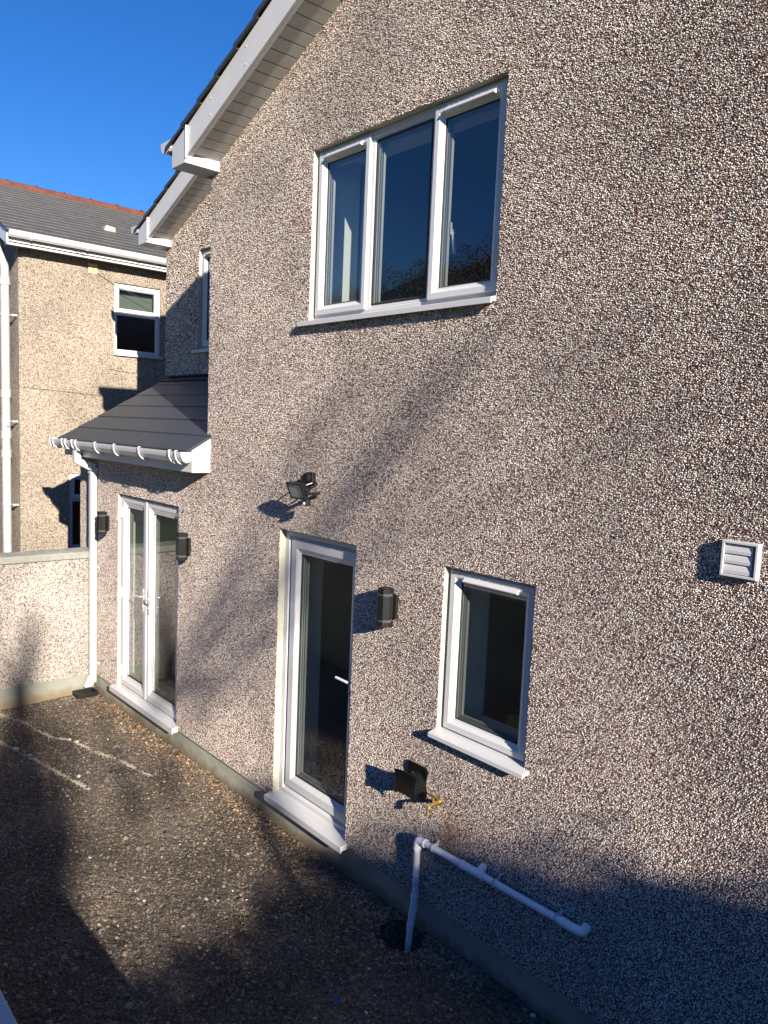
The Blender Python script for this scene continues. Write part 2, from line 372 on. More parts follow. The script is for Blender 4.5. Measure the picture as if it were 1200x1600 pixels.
# plinth, set 12 mm back from the dash, with the drip bead above
pl = MB().prism([(.012,-.3),(.012,ZB-.004),(.2,ZB-.004),(.2,-.3)], 'x', XL+.01, XR)
pl.build('plinth', M_plinth, house)
MB().prism([(-.008,ZB+.001),(-.008,ZB-.004),(.014,ZB-.004),(.014,ZB+.001)], 'x', XL, XR).build('bead', M_coping, house)

# set-back upper wall at y = 1
YB = 1.0; XB = -8.99
def keep_back(X, Z):
    k = (Z > 3.70) & (X > XB) & (X < XC+.1) & (Z < ZE + TOPROOF*(X-XB) - .02)
    return k & ~((X > -8.16) & (X < -6.41) & (Z > 3.97) & (Z < 5.09))
bb = MB()
for a, b, c, d in ((XB,-8.16,3.69,None),(-6.41,XC,3.69,None),(-8.16,-6.41,3.69,3.97),(-8.16,-6.41,5.09,None)):
    z = lambda x: ZE + TOPROOF*(x-XB)
    bb.add([(a,YB,c),(b,YB,c),(b,YB,d or z(b)),(a,YB,d or z(a))], [(0,1,2,3)])
bb.add([(XB,YB,3.69),(XB,YB,ZE),(XB,9,ZE),(XB,9,ZB),(XB,YB+.2,ZB),(XB,YB+.2,3.69)], [(0,1,2,3,4,5)])
bb.add([(XC,YB,ZE),(XC,YB,ZE+TOPROOF*(XC-XB)),(XC,9,ZE+TOPROOF*(XC-XB)),(XC,9,ZE)], [(0,1,2,3)])
S2 = stones(XB, XC, 3.69, 6.6, YB, .013, keep_back)
mesh_np('wall', S2[0], S2[1], S2[2], [M_mortar, M_stone], house, base=bb)
MB().box(XB+.02, XC, YB+.04, YB+.2, 3.5, 3.72).build('flashing', M_lead, house)

# --- roofs, bargeboards, soffits, gutters
def gable(xc, yw, xend, deep, ridge=None):
    """xc wall corner, yw wall plane, verge overhang 0.3 in front"""
    yf = yw - .30; dx = xc - XC
    f = lambda x: 5.285 + TOPROOF*(x - (-5.90+dx))      # underside of bargeboard
    xa = -5.93+dx
    b = MB().prism([(xa, f(xa)), (xend, f(xend)), (xend, f(xend)+.225), (xa, f(xa)+.225)], 'y', yf, yf+.022)
    b.build('bargeboard', M_upvcdull, house, .003)
    # return lip under the bargeboard
    MB().prism([(xa, f(xa)-.0), (xend, f(xend)-.0), (xend, f(xend)+.012), (xa, f(xa)+.012)], 'y', yf+.023, yf+.05).build('bargeboard_lip', M_upvcdull, house)
    # soffit of separate boards running wall to bargeboard
    s = MB(); x = xa; wdt = .1
    while x < xend:
        x2 = min(x+wdt-.011, xend)
        s.prism([(x, f(x)+.022), (x2, f(x2)+.022), (x2, f(x2)+.032), (x, f(x)+.032)], 'y', yf+.022, yw+.02)
        x += wdt
    s.prism([(xa, f(xa)+.040), (xend, f(xend)+.040), (xend, f(xend)+.048), (xa, f(xa)+.048)], 'y', yf+.022, yw+.02)
    s.build('soffit', M_soffit, house)
    # boxed end at the eave
    xo = -6.165+dx
    g = lambda x: f(x)+.215
    MB().prism([(xo, 5.215), (xa-.002, 5.215), (xa-.002, g(xa)), (xo, g(xo))], 'y', yf-.012, yw+.0).build('box_end', M_upvc, house, .003)
    MB().prism([(xa+.0, 5.245), (xa+.014, 5.245), (xa+.014, g(xa)+.01), (xa, g(xa)+.01)], 'y', yf-.018, yf-.002).build('corner_trim', M_upvc, house, .002)
    # eave fascia + soffit running back, gutter
    MB().box(xo, xo+.02, yw, deep, 5.215, g(xo)-.005).build('fascia', M_upvcdull, house)
    MB().box(xo+.02, xc, yw+.002, deep, 5.23, 5.24).build('eave_soffit', M_soffit, house)
    gz = 5.45
    prof = [(xo-.195, gz), (xo-.190, gz-.035)] + [(xo-.100+.084*math.cos(a), gz-.045+.05*math.sin(a)) for a in np.radians([200,230,270,310,340])] + [(xo-.002, gz-.03), (xo-.002, gz)]
    MB().prism(prof, 'y', yf-.02, deep).build('gutter', M_upvc, house, 0)
    # verge slates: stepped courses above the bargeboard
    t = MB(); x = xo-.10; st = .27; k = 0
    h0 = lambda x: f(x)+.228
    while x < xend:
        x2 = x+st+.03
        t.prism([(x, h0(x)+.022), (x2, h0(x2)+.0), (x2, h0(x2)+.022), (x, h0(x)+.046)], 'y', yf-.028, yf+.62)
        t.prism([(x, h0(x)-.0), (x+st-.004, h0(x+st)-.0), (x+st-.004, h0(x+st)+.014), (x, h0(x)+.030)], 'y', yf-.030, yf-.026)
        x += st; k += 1
    t.build('verge_slates', M_slate, house)
gable(XC, 0.0, XRIDGE, 1.0)
gable(XB, YB, XC+1.5, 9.0)
f0 = lambda x, dx=0: 5.285 + TOPROOF*(x-(-5.90+dx)) + .236
rf = MB()
xe = -6.25
rf.prism([(xe, f0(xe)), (XRIDGE, f0(XRIDGE)), (2*XRIDGE-xe, f0(xe)), (2*XRIDGE-xe, f0(xe)-.03), (XRIDGE, f0(XRIDGE)-.03), (xe, f0(xe)-.03)], 'y', -.29, 9.3)
xe2 = xe-2.93
rf.prism([(xe2, f0(xe2,-2.93)), (XRIDGE-1.4, f0(XRIDGE-1.4,-2.93)), (5, f0(XRIDGE-1.4,-2.93)-2.5), (5, f0(XRIDGE-1.4,-2.93)-2.53), (XRIDGE-1.4, f0(XRIDGE-1.4,-2.93)-.03), (xe2, f0(xe2,-2.93)-.03)], 'y', .72, 9.31)
rf.build('roof', M_slate, house)
# right half of the front verge
MB().prism([(XRIDGE+.001, f0(XRIDGE)-.25), (2*XRIDGE+6.0, f0(-6.0)-.25), (2*XRIDGE+6.0, f0(-6.0)-.03), (XRIDGE+.001, f0(XRIDGE)-.03)], 'y', -.30, -.275).build('bargeboard', M_upvcdull, house)

# lean-to roof
LS = .62
lz = lambda y: 3.03 + LS*y
lxl = lambda y: -9.14 + .22*(y+.2)/1.2
g = MB(); cnt = 6; y0 = -.235; dy = (1.06+.235)/cnt
for k in range(cnt):
    ya, yb = y0+k*dy, y0+(k+1)*dy+.03
    xr = -5.985 if ya < -.0 else XC-.004
    # individual large slates in the course
    xx = lxl(ya); joints = []
    off = .30 if k % 2 else .0
    p = xr-.6+off
    js = [xr]
    while p > xx+.15: js.append(p); p -= .6
    js.append(None)
    for a, b in zip(js[:-1], js[1:]):
        xa1 = a-.0012; xb1 = (b+.0012) if b is not None else lxl(ya); xb2 = (b+.0012) if b is not None else lxl(yb)
        dz = random.uniform(-.0012, .0012)
        t0, t1 = .021+dz, .010+dz
        if k == 0: pass
        g.add([(xb1,ya,lz(ya)+t0-.016),(xa1,ya,lz(ya)+t0-.016),(xa1,yb,lz(yb)-.004),(xb2,yb,lz(yb)-.004),
               (xb1,ya,lz(ya)+t0),(xa1,ya,lz(ya)+t0),(xa1,yb,lz(yb)+t1),(xb2,yb,lz(yb)+t1)],
              [(0,3,2,1),(4,5,6,7),(0,1,5,4),(1,2,6,5),(2,3,7,6),(3,0,4,7)])
g.build('lean_to_roof', M_slate, house)
MB().prism([(-.20,2.885),(1.1,3.69),(1.1,3.64),(-.20,2.83)], 'x', -9.0, XC-.01).build('roof_underlay', M_lead, house)
# its fascia box, gutter, brackets
YF = -.175
MB().prism([(YF,2.715),(YF,2.905),(-.002,3.01),(-.002,2.715)], 'x', -9.10, -6.0).build('soffit_box', M_upvcdull, house, .004)
def gut(r, yc, zc, thick=0):
    return arc(yc, zc, r, 180, 360, 12)
gp = [(YF-.11, 2.892), (YF-.11, 2.87), (YF-.105,2.845), (YF-.085,2.812), (YF-.055,2.80), (YF-.025,2.808), (YF-.004,2.83), (YF-.004, 2.892), (YF-.010,2.892), (YF-.012,2.832), (YF-.028,2.815), (YF-.055,2.808), (YF-.082,2.820), (YF-.099,2.848), (YF-.104,2.87), (YF-.104,2.892)]
MB().prism(gp, 'x', -9.27, -6.0).prism([(a,b) for a,b in gp[:8]], 'x', -6.0, -5.994).prism([(a,b) for a,b in gp[:8]], 'x', -9.276, -9.27).build('gutter', M_upvc, house)
for bx in (-9.25,-9.15,-8.86,-8.75,-8.55,-8.44,-7.89,-7.40,-6.82,-6.20,-6.08):
    q = [(YF-.116,2.897),(YF-.116,2.868),(YF-.110,2.84),(YF-.088,2.806),(YF-.055,2.793),(YF-.022,2.801),(YF-.001,2.826),(YF-.001,2.80),(YF-.02,2.785),(YF-.058,2.780),(YF-.095,2.797),(YF-.120,2.836),(YF-.125,2.868),(YF-.125,2.897)]
    MB().prism(q, 'x', bx-.008, bx+.008).prism([(YF-.125,2.897),(YF-.125,2.903),(YF-.10,2.903),(YF-.10,2.897)], 'x', bx-.008, bx+.008).build('gutter_bracket', M_upvc, house)
# square downpipe with swan neck
dp = MB(); XD = -8.565; hw = .033
def sq(mb, p0, p1, h=.033):
    p0, p1 = Vector(p0), Vector(p1); vs = []
    for p in (p0, p1): vs += [p+Vector((-h,-h if abs((p1-p0).z) > abs((p1-p0).y) else 0, 0 if abs((p1-p0).z) > abs((p1-p0).y) else -h)), p+Vector((h,-h if abs((p1-p0).z) > abs((p1-p0).y) else 0, 0 if abs((p1-p0).z) > abs((p1-p0).y) else -h)),
                           p+Vector((h,h if abs((p1-p0).z) > abs((p1-p0).y) else 0, 0 if abs((p1-p0).z) > abs((p1-p0).y) else h)), p+Vector((-h,h if abs((p1-p0).z) > abs((p1-p0).y) else 0, 0 if abs((p1-p0).z) > abs((p1-p0).y) else h))]
    mb.add(vs, [(0,1,2,3),(4,5,6,7),(0,1,5,4),(1,2,6,5),(2,3,7,6),(3,0,4,7)])
dpo = dp
sq(dp, (XD,-.052,.13), (XD,-.052,2.60))
dpm = dp.build('downpipe', M_upvc, house, .004)
nk = MB(); nk.add([(XD-.035,-.262,2.80),(XD+.035,-.262,2.80),(XD+.035,-.192,2.80),(XD-.035,-.192,2.80),
        (XD-.035,-.262,2.715),(XD+.035,-.262,2.715),(XD+.035,-.192,2.69),(XD-.035,-.192,2.69),
        (XD-.035,-.262,2.655),(XD+.035,-.262,2.655),(XD-.035,-.088,2.56),(XD+.035,-.088,2.56),(XD+.035,-.016,2.63),(XD-.035,-.016,2.63)],
        [(0,1,2,3),(0,1,5,4),(1,2,6,5),(2,3,7,6),(3,0,4,7),(4,5,9,8),(8,9,11,10),(6,7,13,12),(5,9,11,12,6),(4,8,10,13,7),(10,11,12,13)])
nk.build('swan_neck', M_upvc, dpm, .004)
MB().box(XD-.04,XD+.04,-.095,-.01,2.53,2.60).build('socket', M_upvc, dpm, .003)
for z in (1.47, .36):
    MB().box(XD-.036,XD+.036,-.089,-.0,z-.012,z+.012).box(XD+.036,XD+.085,-.014,-.003,z-.012,z+.012).build('pipe_clip', M_upvc, dpm, .002)
sh = MB().add([(XD-.036,-.089,.21),(XD+.036,-.089,.21),(XD+.036,-.015,.21),(XD-.036,-.015,.21),(XD-.036,-.15,.09),(XD+.036,-.15,.09),(XD+.036,-.07,.09),(XD-.036,-.07,.09)],
      [(0,3,2,1),(4,5,6,7),(0,1,5,4),(1,2,6,5),(2,3,7,6),(3,0,4,7)])
sh.build('shoe', M_upvc, dpm, .003)

# white nail caps on the bargeboard
for xq in (-5.55, -5.05):
    for dz_ in (.05, .17):
        zq = 5.285+TOPROOF*(xq+5.90)+dz_; MB().tube([(xq,-.3005,zq),(xq,-.3035,zq)], .006, 8).build('nail_cap', M_upvc, house)
# lead flashing where the lean-to meets the walls
MB().prism([(YB+.035,3.66),(YB-.09,3.63),(YB-.09,3.625),(YB+.035,3.65)], 'x', -8.95, XC).build('flashing', M_lead, house)
# --- upper window (three lights)
def win_upper(x0, z0, z1, Y, cols, nm='upper_window', parts_label=None, fullsash=None):
    x1 = cols[-1][1]
    wdw = MB().ring(x0, x1, z0, z1, shift(FRAMEP, Y))
    for c in cols[:-1]:
        xm = c[1]; wdw.box(xm-.022, xm+.022, Y+.052, Y+.12, z0+.045, z1-.045)
    wo = wdw.build('window', M_upvc, house, .002)
    if parts_label: wo['label'] = parts_label
    reveal(wo, x0, x1, z0, z1, Y)
    for a, b, kind in cols:
        a2 = a + (.026 if a == x0 else .006); b2 = b - (.026 if b == x1 else .006)
        if kind == 'S':
            s = MB().ring(a2, b2, z0+.040, z1-.026, shift(SASHP(.068, .030), Y)).build('sash', M_upvc, wo, .0012)
            glazing(wo, a2+.068, b2-.068, z0+.108, z1-.094, Y)
            vent(wo, a2+.09, b2-.075, z1-.062, Y+.030)
        else:
            MB().ring(a2+.01, b2-.01, z0+.048, z1-.045, shift([(0,.11),(0,.056),(.012,.058),(.024,.070),(.024,.11)], Y)).build('bead', M_upvc, wo)
            glazing(wo, a2+.034, b2-.034, z0+.072, z1-.07, Y)
    return wo
w1 = win_upper(-4.607, 3.902, 5.080, 0, [(-4.607,-4.020,'S'),(-4.020,-3.440,'F'),(-3.440,-2.857,'S')])
sill(w1, -4.690, -2.853, 3.902, 0, .045, .036)
MB().box(-4.66,-2.90,.16,.42,3.87,3.90).build('inner_board', M_upvc, w1)
for hx in (-3.345, -4.12):
    MB().tube(bend([(hx,.11,4.36),(hx,.135,4.36),(hx+.004,.14,4.30),(hx+.02,.14,4.22)], .02), [.011]*2+[.010]*12+[.007]*2 if False else .010, 8).box(hx-.012,hx+.012,.105,.118,4.33,4.40).build('handle', M_upvc, w1, smooth=True)
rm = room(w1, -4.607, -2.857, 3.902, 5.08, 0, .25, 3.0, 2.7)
MB().tube([(-4.50,.42,3.95),(-4.50,.42,5.05)], .03, 10).box(-4.62,-4.52,.46,.50,3.6,5.1).build('curtain', mat('pale_curtain', (.72,.70,.60), .9), w1)

w2 = win_upper(-8.16, 3.97, 5.09, YB, [(-8.16,-7.57,'S'),(-7.57,-6.99,'F'),(-6.99,-6.41,'S')])
sill(w2, -8.24, -6.36, 3.97, YB, .045, .036)
room(w2, -8.16, -6.41, 3.97, 5.09, YB, .2, 3.0, 3.0)

# --- kitchen window
x0, x1, z0, z1 = OPEN['kit']
w3 = MB().ring(x0, x1, z0, z1, FRAMEP).build('window', M_upvc, house, .002)
reveal(w3, x0, x1, z0, z1, 0)
MB().ring(x0+.024, x1-.024, z0+.024, z1-.022, SASHP(.070, .030)).build('sash', M_upvc, w3, .0012)
glazing(w3, x0+.094, x1-.094, z0+.094, z1-.092, 0)
vent(w3, x0+.14, x1-.13, z1-.064, .030)
sill(w3, -3.158, -2.432, z0, 0, .056, .030)
MB().box(x0, x1, .14, .34, z0-.01, z0+.012).build('inner_board', M_upvc, w3)
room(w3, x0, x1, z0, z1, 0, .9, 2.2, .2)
MB().box(-4.0,-1.7,.36,.95,1.05,1.10).build('worktop', M_lead, w3)
MB().box(-3.05,-2.93,.55,.63,1.10,1.33).build('cereal_box', mat('yellow_card', (.6,.45,.04), .6), w3)
MB().prism(arc(-2.80,.6,.05,0,330,11), 'z', 1.10, 1.22).build('jar', M_upvc, w3)

# --- back door
x0, x1, z0, z1 = OPEN['door']
d1 = MB().ring(x0, x1, z0, z1, [(0,.15),(0,.062),(.004,.058),(.046,.058),(.062,.076),(.085,.080),(.085,.15)]).build('door', M_upvc, house, .002)
reveal(d1, x0, x1, z0, z1, 0)
MB().ring(x0+.080, x1-.020, z0+.085, z1-.070, [(0,.14),(0,.062),(.004,.058),(.064,.058),(.072,.062),(.100,.080),(.112,.083),(.112,.14)]).build('leaf', M_upvc, d1, .0012)
glazing(d1, x0+.192, x1-.132, z0+.197, z1-.182, .024)
sill(d1, -4.925, -3.945, z0, 0, .064, .050)
hd = MB().box(-4.043,-4.018,.040,.058,1.26,1.50).tube(bend([(-4.03,.055,1.385),(-4.03,.012,1.385),(-4.15,.004,1.392)], .012), .0095, 8).build('handle', M_upvc, d1, smooth=True)
MB().prism(arc(-4.0305,1.30,.008,0,330,11), 'y', .036, .0395).build('keyhole', M_gasket, hd)
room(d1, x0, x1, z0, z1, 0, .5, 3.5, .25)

# --- french doors
x0, x1, z0, z1 = OPEN['french']; xm = -7.345
d2 = MB().ring(x0, x1, z0, z1, [(0,.14),(0,.056),(.004,.052),(.032,.052),(.036,.062),(.036,.14)]).build('french_doors', M_upvc, house, .002)
reveal(d2, x0, x1, z0, z1, 0)
for a, b in ((x0+.022, xm-.004), (xm+.012, x1-.022)):
    MB().ring(a, b, z0+.028, z1-.022, SASHP(.098, .030) ).build('leaf', M_upvc, d2, .0012)
    glazing(d2, a+.098, b-.098, z0+.145, z1-.145, 0)
    MB().ring(a+.03, b-.03, z0+.05, z1-.05, [(.0,.066),(.0,.052),(.095,.058),(.095,.066)]).build('bead', M_upvc, d2)
MB().box(xm-.018, xm+.022, .022, .032, z0+.03, z1-.024).build('meeting_strip', M_upvc, d2, .002)
for hx, s in ((-7.385, -1), (-7.255, 1)):
    hh = MB().box(hx-.014,hx+.014,.018,.030,1.19,1.43).tube(bend([(hx,.03,1.35),(hx,-.022,1.35),(hx-s*.0+s*.115,-.028,1.345),(hx+s*.13,-.02,1.335)], .014), .0085, 8).build('handle', M_chrome, d2, .001, smooth=True)
    MB().prism(arc(hx,1.25,.010,0,330,11), 'y', .010, .0178).build('lock', M_chrome, hh)
for hz in (2.155, 1.29, .42):
    MB().tube([(x0+.016,.022,hz-.062),(x0+.016,.022,hz+.062)], .013, 10).box(x0+.012,x0+.05,.022,.033,hz-.055,hz+.055).build('hinge', M_upvc, d2, smooth=True)
sill(d2, -8.04, -6.535, z0, 0, .066, .060)
room(d2, x0, x1, z0, z1, 0, .4, 3.5, .25)
MB().tube([(-7.86,.36,.28),(-7.86,.36,2.34)], .035, 10).tube([(-7.80,.37,.28),(-7.80,.37,2.34)], .03, 10).build('curtain', bpy.data.materials['pale_curtain'], d2)

# ------------------------------------------------------------------ wall fixtures
def make_lamp():
    t = thing('wall_lamp', (0,0,0), 'x', 'wall lamp', 'black up-and-down wall lamps on the pebbledash')
    oct_ = [(-.030,-.028),(-.052,-.055),(-.052,-.085),(-.026,-.116),(.026,-.116),(.052,-.085),(.052,-.055),(.030,-.028)]
    sc2 = lambda s: [(x*s, (y+.072)*s-.072) for x, y in oct_]
    MB().prism(sc2(1), 'z', -.075, .075).build('body', M_black, t, .002)
    for s in (-1, 1):
        MB().prism(sc2(.86), 'z', s*.0755, s*.094).build('clear_ring', M_tray, t)
        MB().prism(sc2(1.02), 'z', s*.0945, s*.122).prism(sc2(.8), 'z', s*.122, s*.125).build('cap', M_black, t, .002)
    MB().box(-.05,.05,-.026,-.004,-.078,.078).build('backplate', M_black, t, .003)
    return t
L0 = make_lamp(); L0.location = (-3.575, 0, 2.028); L0['label'] = 'black hexagonal wall lamp between the single glazed door and the small window'
L1 = copy_tree(L0); L1.location = (-6.375, 0, 2.018); L1['label'] = 'black hexagonal wall lamp just right of the french doors'
L2 = copy_tree(L0); L2.location = (-8.25, 0, 2.012); L2['label'] = 'black hexagonal wall lamp between the white downpipe and the french doors'

fl = thing('floodlight', (-4.49, 0, 2.70), 'black floodlight with a grey glass panel and sensor above the back door', 'floodlight')
MB().box(-4.535,-4.455,-.035,-.004,2.735,2.825).tube([(-4.495,-.036,2.785),(-4.495,-.072,2.785)], .036, 12).build('mount', M_black, fl, .003)
def tilt(mb, c, ang):
    c = Vector(c); R = Matrix.Rotation(ang, 3, 'X'); mb.v = [tuple(R @ (Vector(v)) + c) for v in mb.v]; return mb
HC = (-4.47, -.150, 2.700); HA = math.radians(24)
tilt(MB().ring(-.088,.088,-.062,.062,[(0,.0),(0,-.022),(.012,-.022),(.012,-.016),(.02,0)]).box(-.085,.085,-.012,.012,-.06,.06), HC, HA).build('head', M_black, fl, .0015)
tilt(MB().box(-.077,.077,-.0165,-.0125,-.051,.051), HC, HA).build('glass_panel', M_lens, fl)
fn = MB()
for k in range(9): fn.box(-.07+k*.0175-.002, -.07+k*.0175+.002, .0125, .034, -.05, .05)
tilt(fn, HC, HA).build('heat_fins', M_black, fl)
MB().tube(bend([(-4.395,-.145,2.70),(-4.375,-.145,2.70),(-4.375,-.04,2.745),(-4.42,-.036,2.76)], .02), .006, 6)\
    .box(-4.405,-4.37,-.145,-.02,2.672,2.690).build('bracket', M_black, fl)
MB().tube(bend([(-4.545,-.145,2.70),(-4.570,-.145,2.70),(-4.570,-.04,2.745),(-4.53,-.036,2.76)], .02), .006, 6).build('bracket', M_black, fl)
MB().tube([(-4.47,-.075,2.735),(-4.44,-.045,2.752)], .004, 6).build('cable', mat('pale_cable', (.6,.6,.58), .5), fl)
MB().prism(arc(-4.40,-.115,.026,0,330,11), 'z', 2.595, 2.64).build('sensor', M_black, fl, .004)
s_ = MB(); 
for a, r in ((0,.016),(30,.0138),(60,.008),(88,.001)): pass
MB().tube([(-4.40,-.135,2.612),(-4.40,-.146,2.610),(-4.40,-.150,2.609)], [.013,.010,.002], 10).build('sensor_lens', M_upvc, fl, smooth=True)

# hose hanger: back plate, saddle and flared front lip
hh = thing('hose_hanger', (-3.27, 0, .98), 'glossy black plastic hose hanger on the wall above the brass tap', 'hose hanger')
MB().prism([(-3.352,.865),(-3.192,.865),(-3.182,.90),(-3.196,.98),(-3.180,1.05),(-3.195,1.075),(-3.352,1.075),(-3.366,1.05),(-3.350,.98),(-3.362,.90)], 'y', -.006, -.018).build('back_plate', M_gloss, hh, .002)
sd_ = MB(); NS = 14; NR = 9; vs = []
for j in range(NR):        # saddle: waisted drum, flared towards the front lip
    t = j/(NR-1); y = -.018 - .115*t; fl_ = 1 + .75*(abs(t-.42)/.58)**2.0
    for i in range(NS+1):
        u = i/NS; a = math.pi*(1-u); hx = .072*(.85+.18*fl_); hz = .055*fl_
        vs.append((-3.272 + hx*1.08*math.cos(a), y*.86, .955 + hz*1.12*math.sin(a)*.95 - (.03*abs(math.cos(a))**6)))
fs = [(j*(NS+1)+i, j*(NS+1)+i+1, (j+1)*(NS+1)+i+1, (j+1)*(NS+1)+i) for j in range(NR-1) for i in range(NS)]
sdl = sd_.add(vs, fs).build('saddle', M_gloss, hh, smooth=True)
so_ = sdl.modifiers.new('solid', 'SOLIDIFY'); so_.thickness = .004
MB().prism([(-3.366,.885),(-3.32,.905),(-3.225,.905),(-3.178,.885),(-3.186,.955),(-3.176,1.040),(-3.22,1.050),(-3.272,1.052),(-3.33,1.050),(-3.370,1.040),(-3.358,.955)], 'y', -.114, -.120).build('front_lip', M_gloss, hh, .002)

tp = thing('garden_tap', (-3.08, 0, .92), 'small brass outdoor tap on the pebbledash beside the black hose hanger', 'tap')
MB().tube([(-3.08,0,.905),(-3.08,-.006,.905)], .026, 14).tube([(-3.08,-.005,.905),(-3.08,-.055,.905),(-3.08,-.07,.900)], [.012,.012,.014], 10).build('body', M_brass, tp, smooth=True)
MB().tube(bend([(-3.08,-.06,.905),(-3.08,-.098,.900),(-3.08,-.104,.850)], .02), .0095, 10).tube([(-3.08,-.104,.862),(-3.08,-.104,.846)], .012, 8).build('spout', M_brass, tp, smooth=True)
MB().tube([(-3.08,-.058,.91),(-3.08,-.058,.95)], .008, 8).tube([(-3.118,-.058,.953),(-3.08,-.058,.956),(-3.042,-.058,.953)], [.0065,.008,.0065], 8).build('handle', M_brass, tp, smooth=True)

vt = thing('vent_cover', (-1.40, 0, 2.67), 'square white louvred vent cover on the pebbledash wall at right', 'vent cover')
vx0, vx1, vz0, vz1 = -1.478, -1.322, 2.590, 2.746
MB().ring(vx0, vx1, vz0, vz1, [(0,-.002),(0,-.034),(.003,-.036),(.012,-.036),(.013,-.006),(.013,-.002)]).build('frame', M_upvc, vt, .001)
for k in range(3):
    zz = vz0+.016+k*.0425
    MB().prism([(-.021,zz+.0415),(-.027,zz+.032),(-.0305,zz+.012),(-.0295,zz-.001),(-.026,zz-.002),(-.026,zz+.012),(-.018,zz+.041)], 'x', vx0+.014, vx1-.026).build('flap', M_upvc, vt, .001)
MB().box(vx0+.012,vx1-.012,-.006,-.002,vz0+.012,vz1-.012).build('back', mat('shaded_plastic', (.5,.5,.5), .5), vt)

# white waste pipe
wp = thing('waste_pipe', (-3.19, -.045, 0), 'white plastic waste pipe running low along the wall then down into a hole', 'pipe')
yp = -.048
MB().tube([(-3.16,yp,.622),(-2.03,yp,.655)], .0205, 16).build('horizontal_pipe', M_pipe, wp, smooth=True)
MB().tube(bend([(-3.145,yp,.6225),(-3.205,yp,.6195),(-3.205,yp,.565)], .03), .0245, 16).tube([(-3.135,yp,.6225),(-3.148,yp,.6225)], .027, 16).tube([(-3.205,yp,.57),(-3.205,yp,.556)], .027, 16).build('elbow', M_pipe, wp, smooth=True)
MB().tube([(-3.205,yp,.57),(-3.205,yp,.26),(-3.205,yp-.02,.12),(-3.205,yp-.045,-.14)], .0205, 16).build('downpipe', M_pipe, wp, smooth=True)
MB().tube([(-3.205,yp-.006,.19),(-3.205,yp-.022,.10)], .0245, 16).tube([(-3.205,yp-.026,.075),(-3.205,yp-.033,.03)], .0240, 16).tube([(-3.205,yp-.002,.255),(-3.205,yp-.006,.235)], .0245, 16).build('coupling', M_pipe, wp, smooth=True)
MB().tube([(-2.83,yp,.6317),(-2.66,yp,.6367)], .0245, 16).tube([(-2.835,yp,.6315),(-2.82,yp,.632)], .027, 16).tube([(-2.69,yp,.6357),(-2.70,yp+.02,.652),(-2.705,.0,.662)], .0235, 14).build('tee', M_pipe, wp, smooth=True)
MB().tube(bend([(-2.12,yp,.652),(-2.005,yp,.656),(-2.005,.0,.668)], .035), .0245, 16).tube([(-2.13,yp,.6518),(-2.115,yp,.652)], .027, 16).build('elbow', M_pipe, wp, smooth=True)
for cx in (-3.07, -2.58, -2.16):
    cz = .622+(cx+3.16)/1.13*.033
    MB().prism(arc(yp, cz, .0245, 0, 345, 20), 'x', cx-.008, cx+.008).box(cx-.007,cx+.007,-.03,-.002,cz+.006,cz+.02).box(cx-.007,cx+.007,-.010,-.001,cz,cz+.038).build('pipe_clip', M_upvc, wp)
MB().prism(arc(-3.205, yp, .0245, 0, 345, 20), 'z', .325, .341).box(-3.17,-3.14,-.02,-.002,.327,.339).build('pipe_clip', M_upvc, wp)

# gully under the downpipe
gl_ = thing('drain_gully', (-8.56, -.14, 0), 'black plastic drain gully in the corner under the white downpipe', 'drain')
MB().ring(-8.62,-8.44,-.26,-.03,[(0,0),(0,.05),(.02,.05),(.02,0)]).build('rim', M_black, gl_)
gl_.children[0].data.transform(Matrix.Rotation(0, 4, 'X'))
# rebuild rim in the ground plane (x, y) rather than (x, z)
me = gl_.children[0].data
for v in me.vertices:
    x, y, z = v.co + Vector(gl_.location); v.co = Vector((x, z, y)) - Vector(gl_.location)
MB().add([(-8.61,-.25,.012),(-8.45,-.25,.012),(-8.45,-.04,.012),(-8.61,-.04,.012)], [(0,1,2,3)]).build('grate', M_gasket, gl_)

# ------------------------------------------------------------------ boundary wall
bw = thing('boundary_wall', (-8.73, -3, 0), 'pale pebbledashed garden wall with a grey coping and grey painted base at left', 'wall')
b_ = MB().box(-8.83, -8.63, -7.0, -.002, .212, 1.57)
b_.build('wall', M_bdash, bw)
MB().box(-8.82, -8.642, -7.0, -.004, -.2, .212).build('plinth', plinth_mat('garden_wall_plinth', (.19,.195,.165)), bw)
MB().prism([(-8.87,1.57),(-8.60,1.57),(-8.60,1.645),(-8.735,1.675),(-8.87,1.645)], 'y', -7.0, -.012).build('coping', mat('garden_wall_coping', (.20,.20,.18), .85, .2, noise=.35, nscale=5, bump=.002, bscale=70), bw, .006)

# ------------------------------------------------------------------ neighbour's house
XN = -11.25; YN = -.04
nb = thing('neighbour_house', (-14, 3, 0), 'tan pebbledashed house with a slate roof and red ridge tiles beyond the garden wall', 'house')
XW2 = -17.2
RX = -14.1
NW = [(1.272,1.995,4.105,5.118), (.625,1.35,1.22,2.33)]
nm = MB(); ys = sorted({YN, 9.0} | {v for o in NW for v in o[:2]})
for a, b in zip(ys[:-1], ys[1:]):
    mid = (a+b)/2; lo = -.2
    for o in sorted([o for o in NW if o[0] <= mid <= o[1]], key=lambda o: o[2]):
        nm.add([(XN,a,lo),(XN,b,lo),(XN,b,o[2]),(XN,a,o[2])], [(0,1,2,3)]); lo = o[3]
    nm.add([(XN,a,lo),(XN,b,lo),(XN,b,5.45),(XN,a,5.45)], [(0,1,2,3)])
zr = 5.53+.437*(-10.98-RX)
nm.add([(XN,YN,-.2),(XN,YN,5.42),(RX,YN,zr-.1),(XW2,YN,5.42),(XW2,YN,-.2)], [(0,1,2,3,4)])
nm.add([(XW2,YN,-.2),(XW2,YN,5.42),(XW2,9,5.42),(XW2,9,-.2)], [(0,1,2,3)])
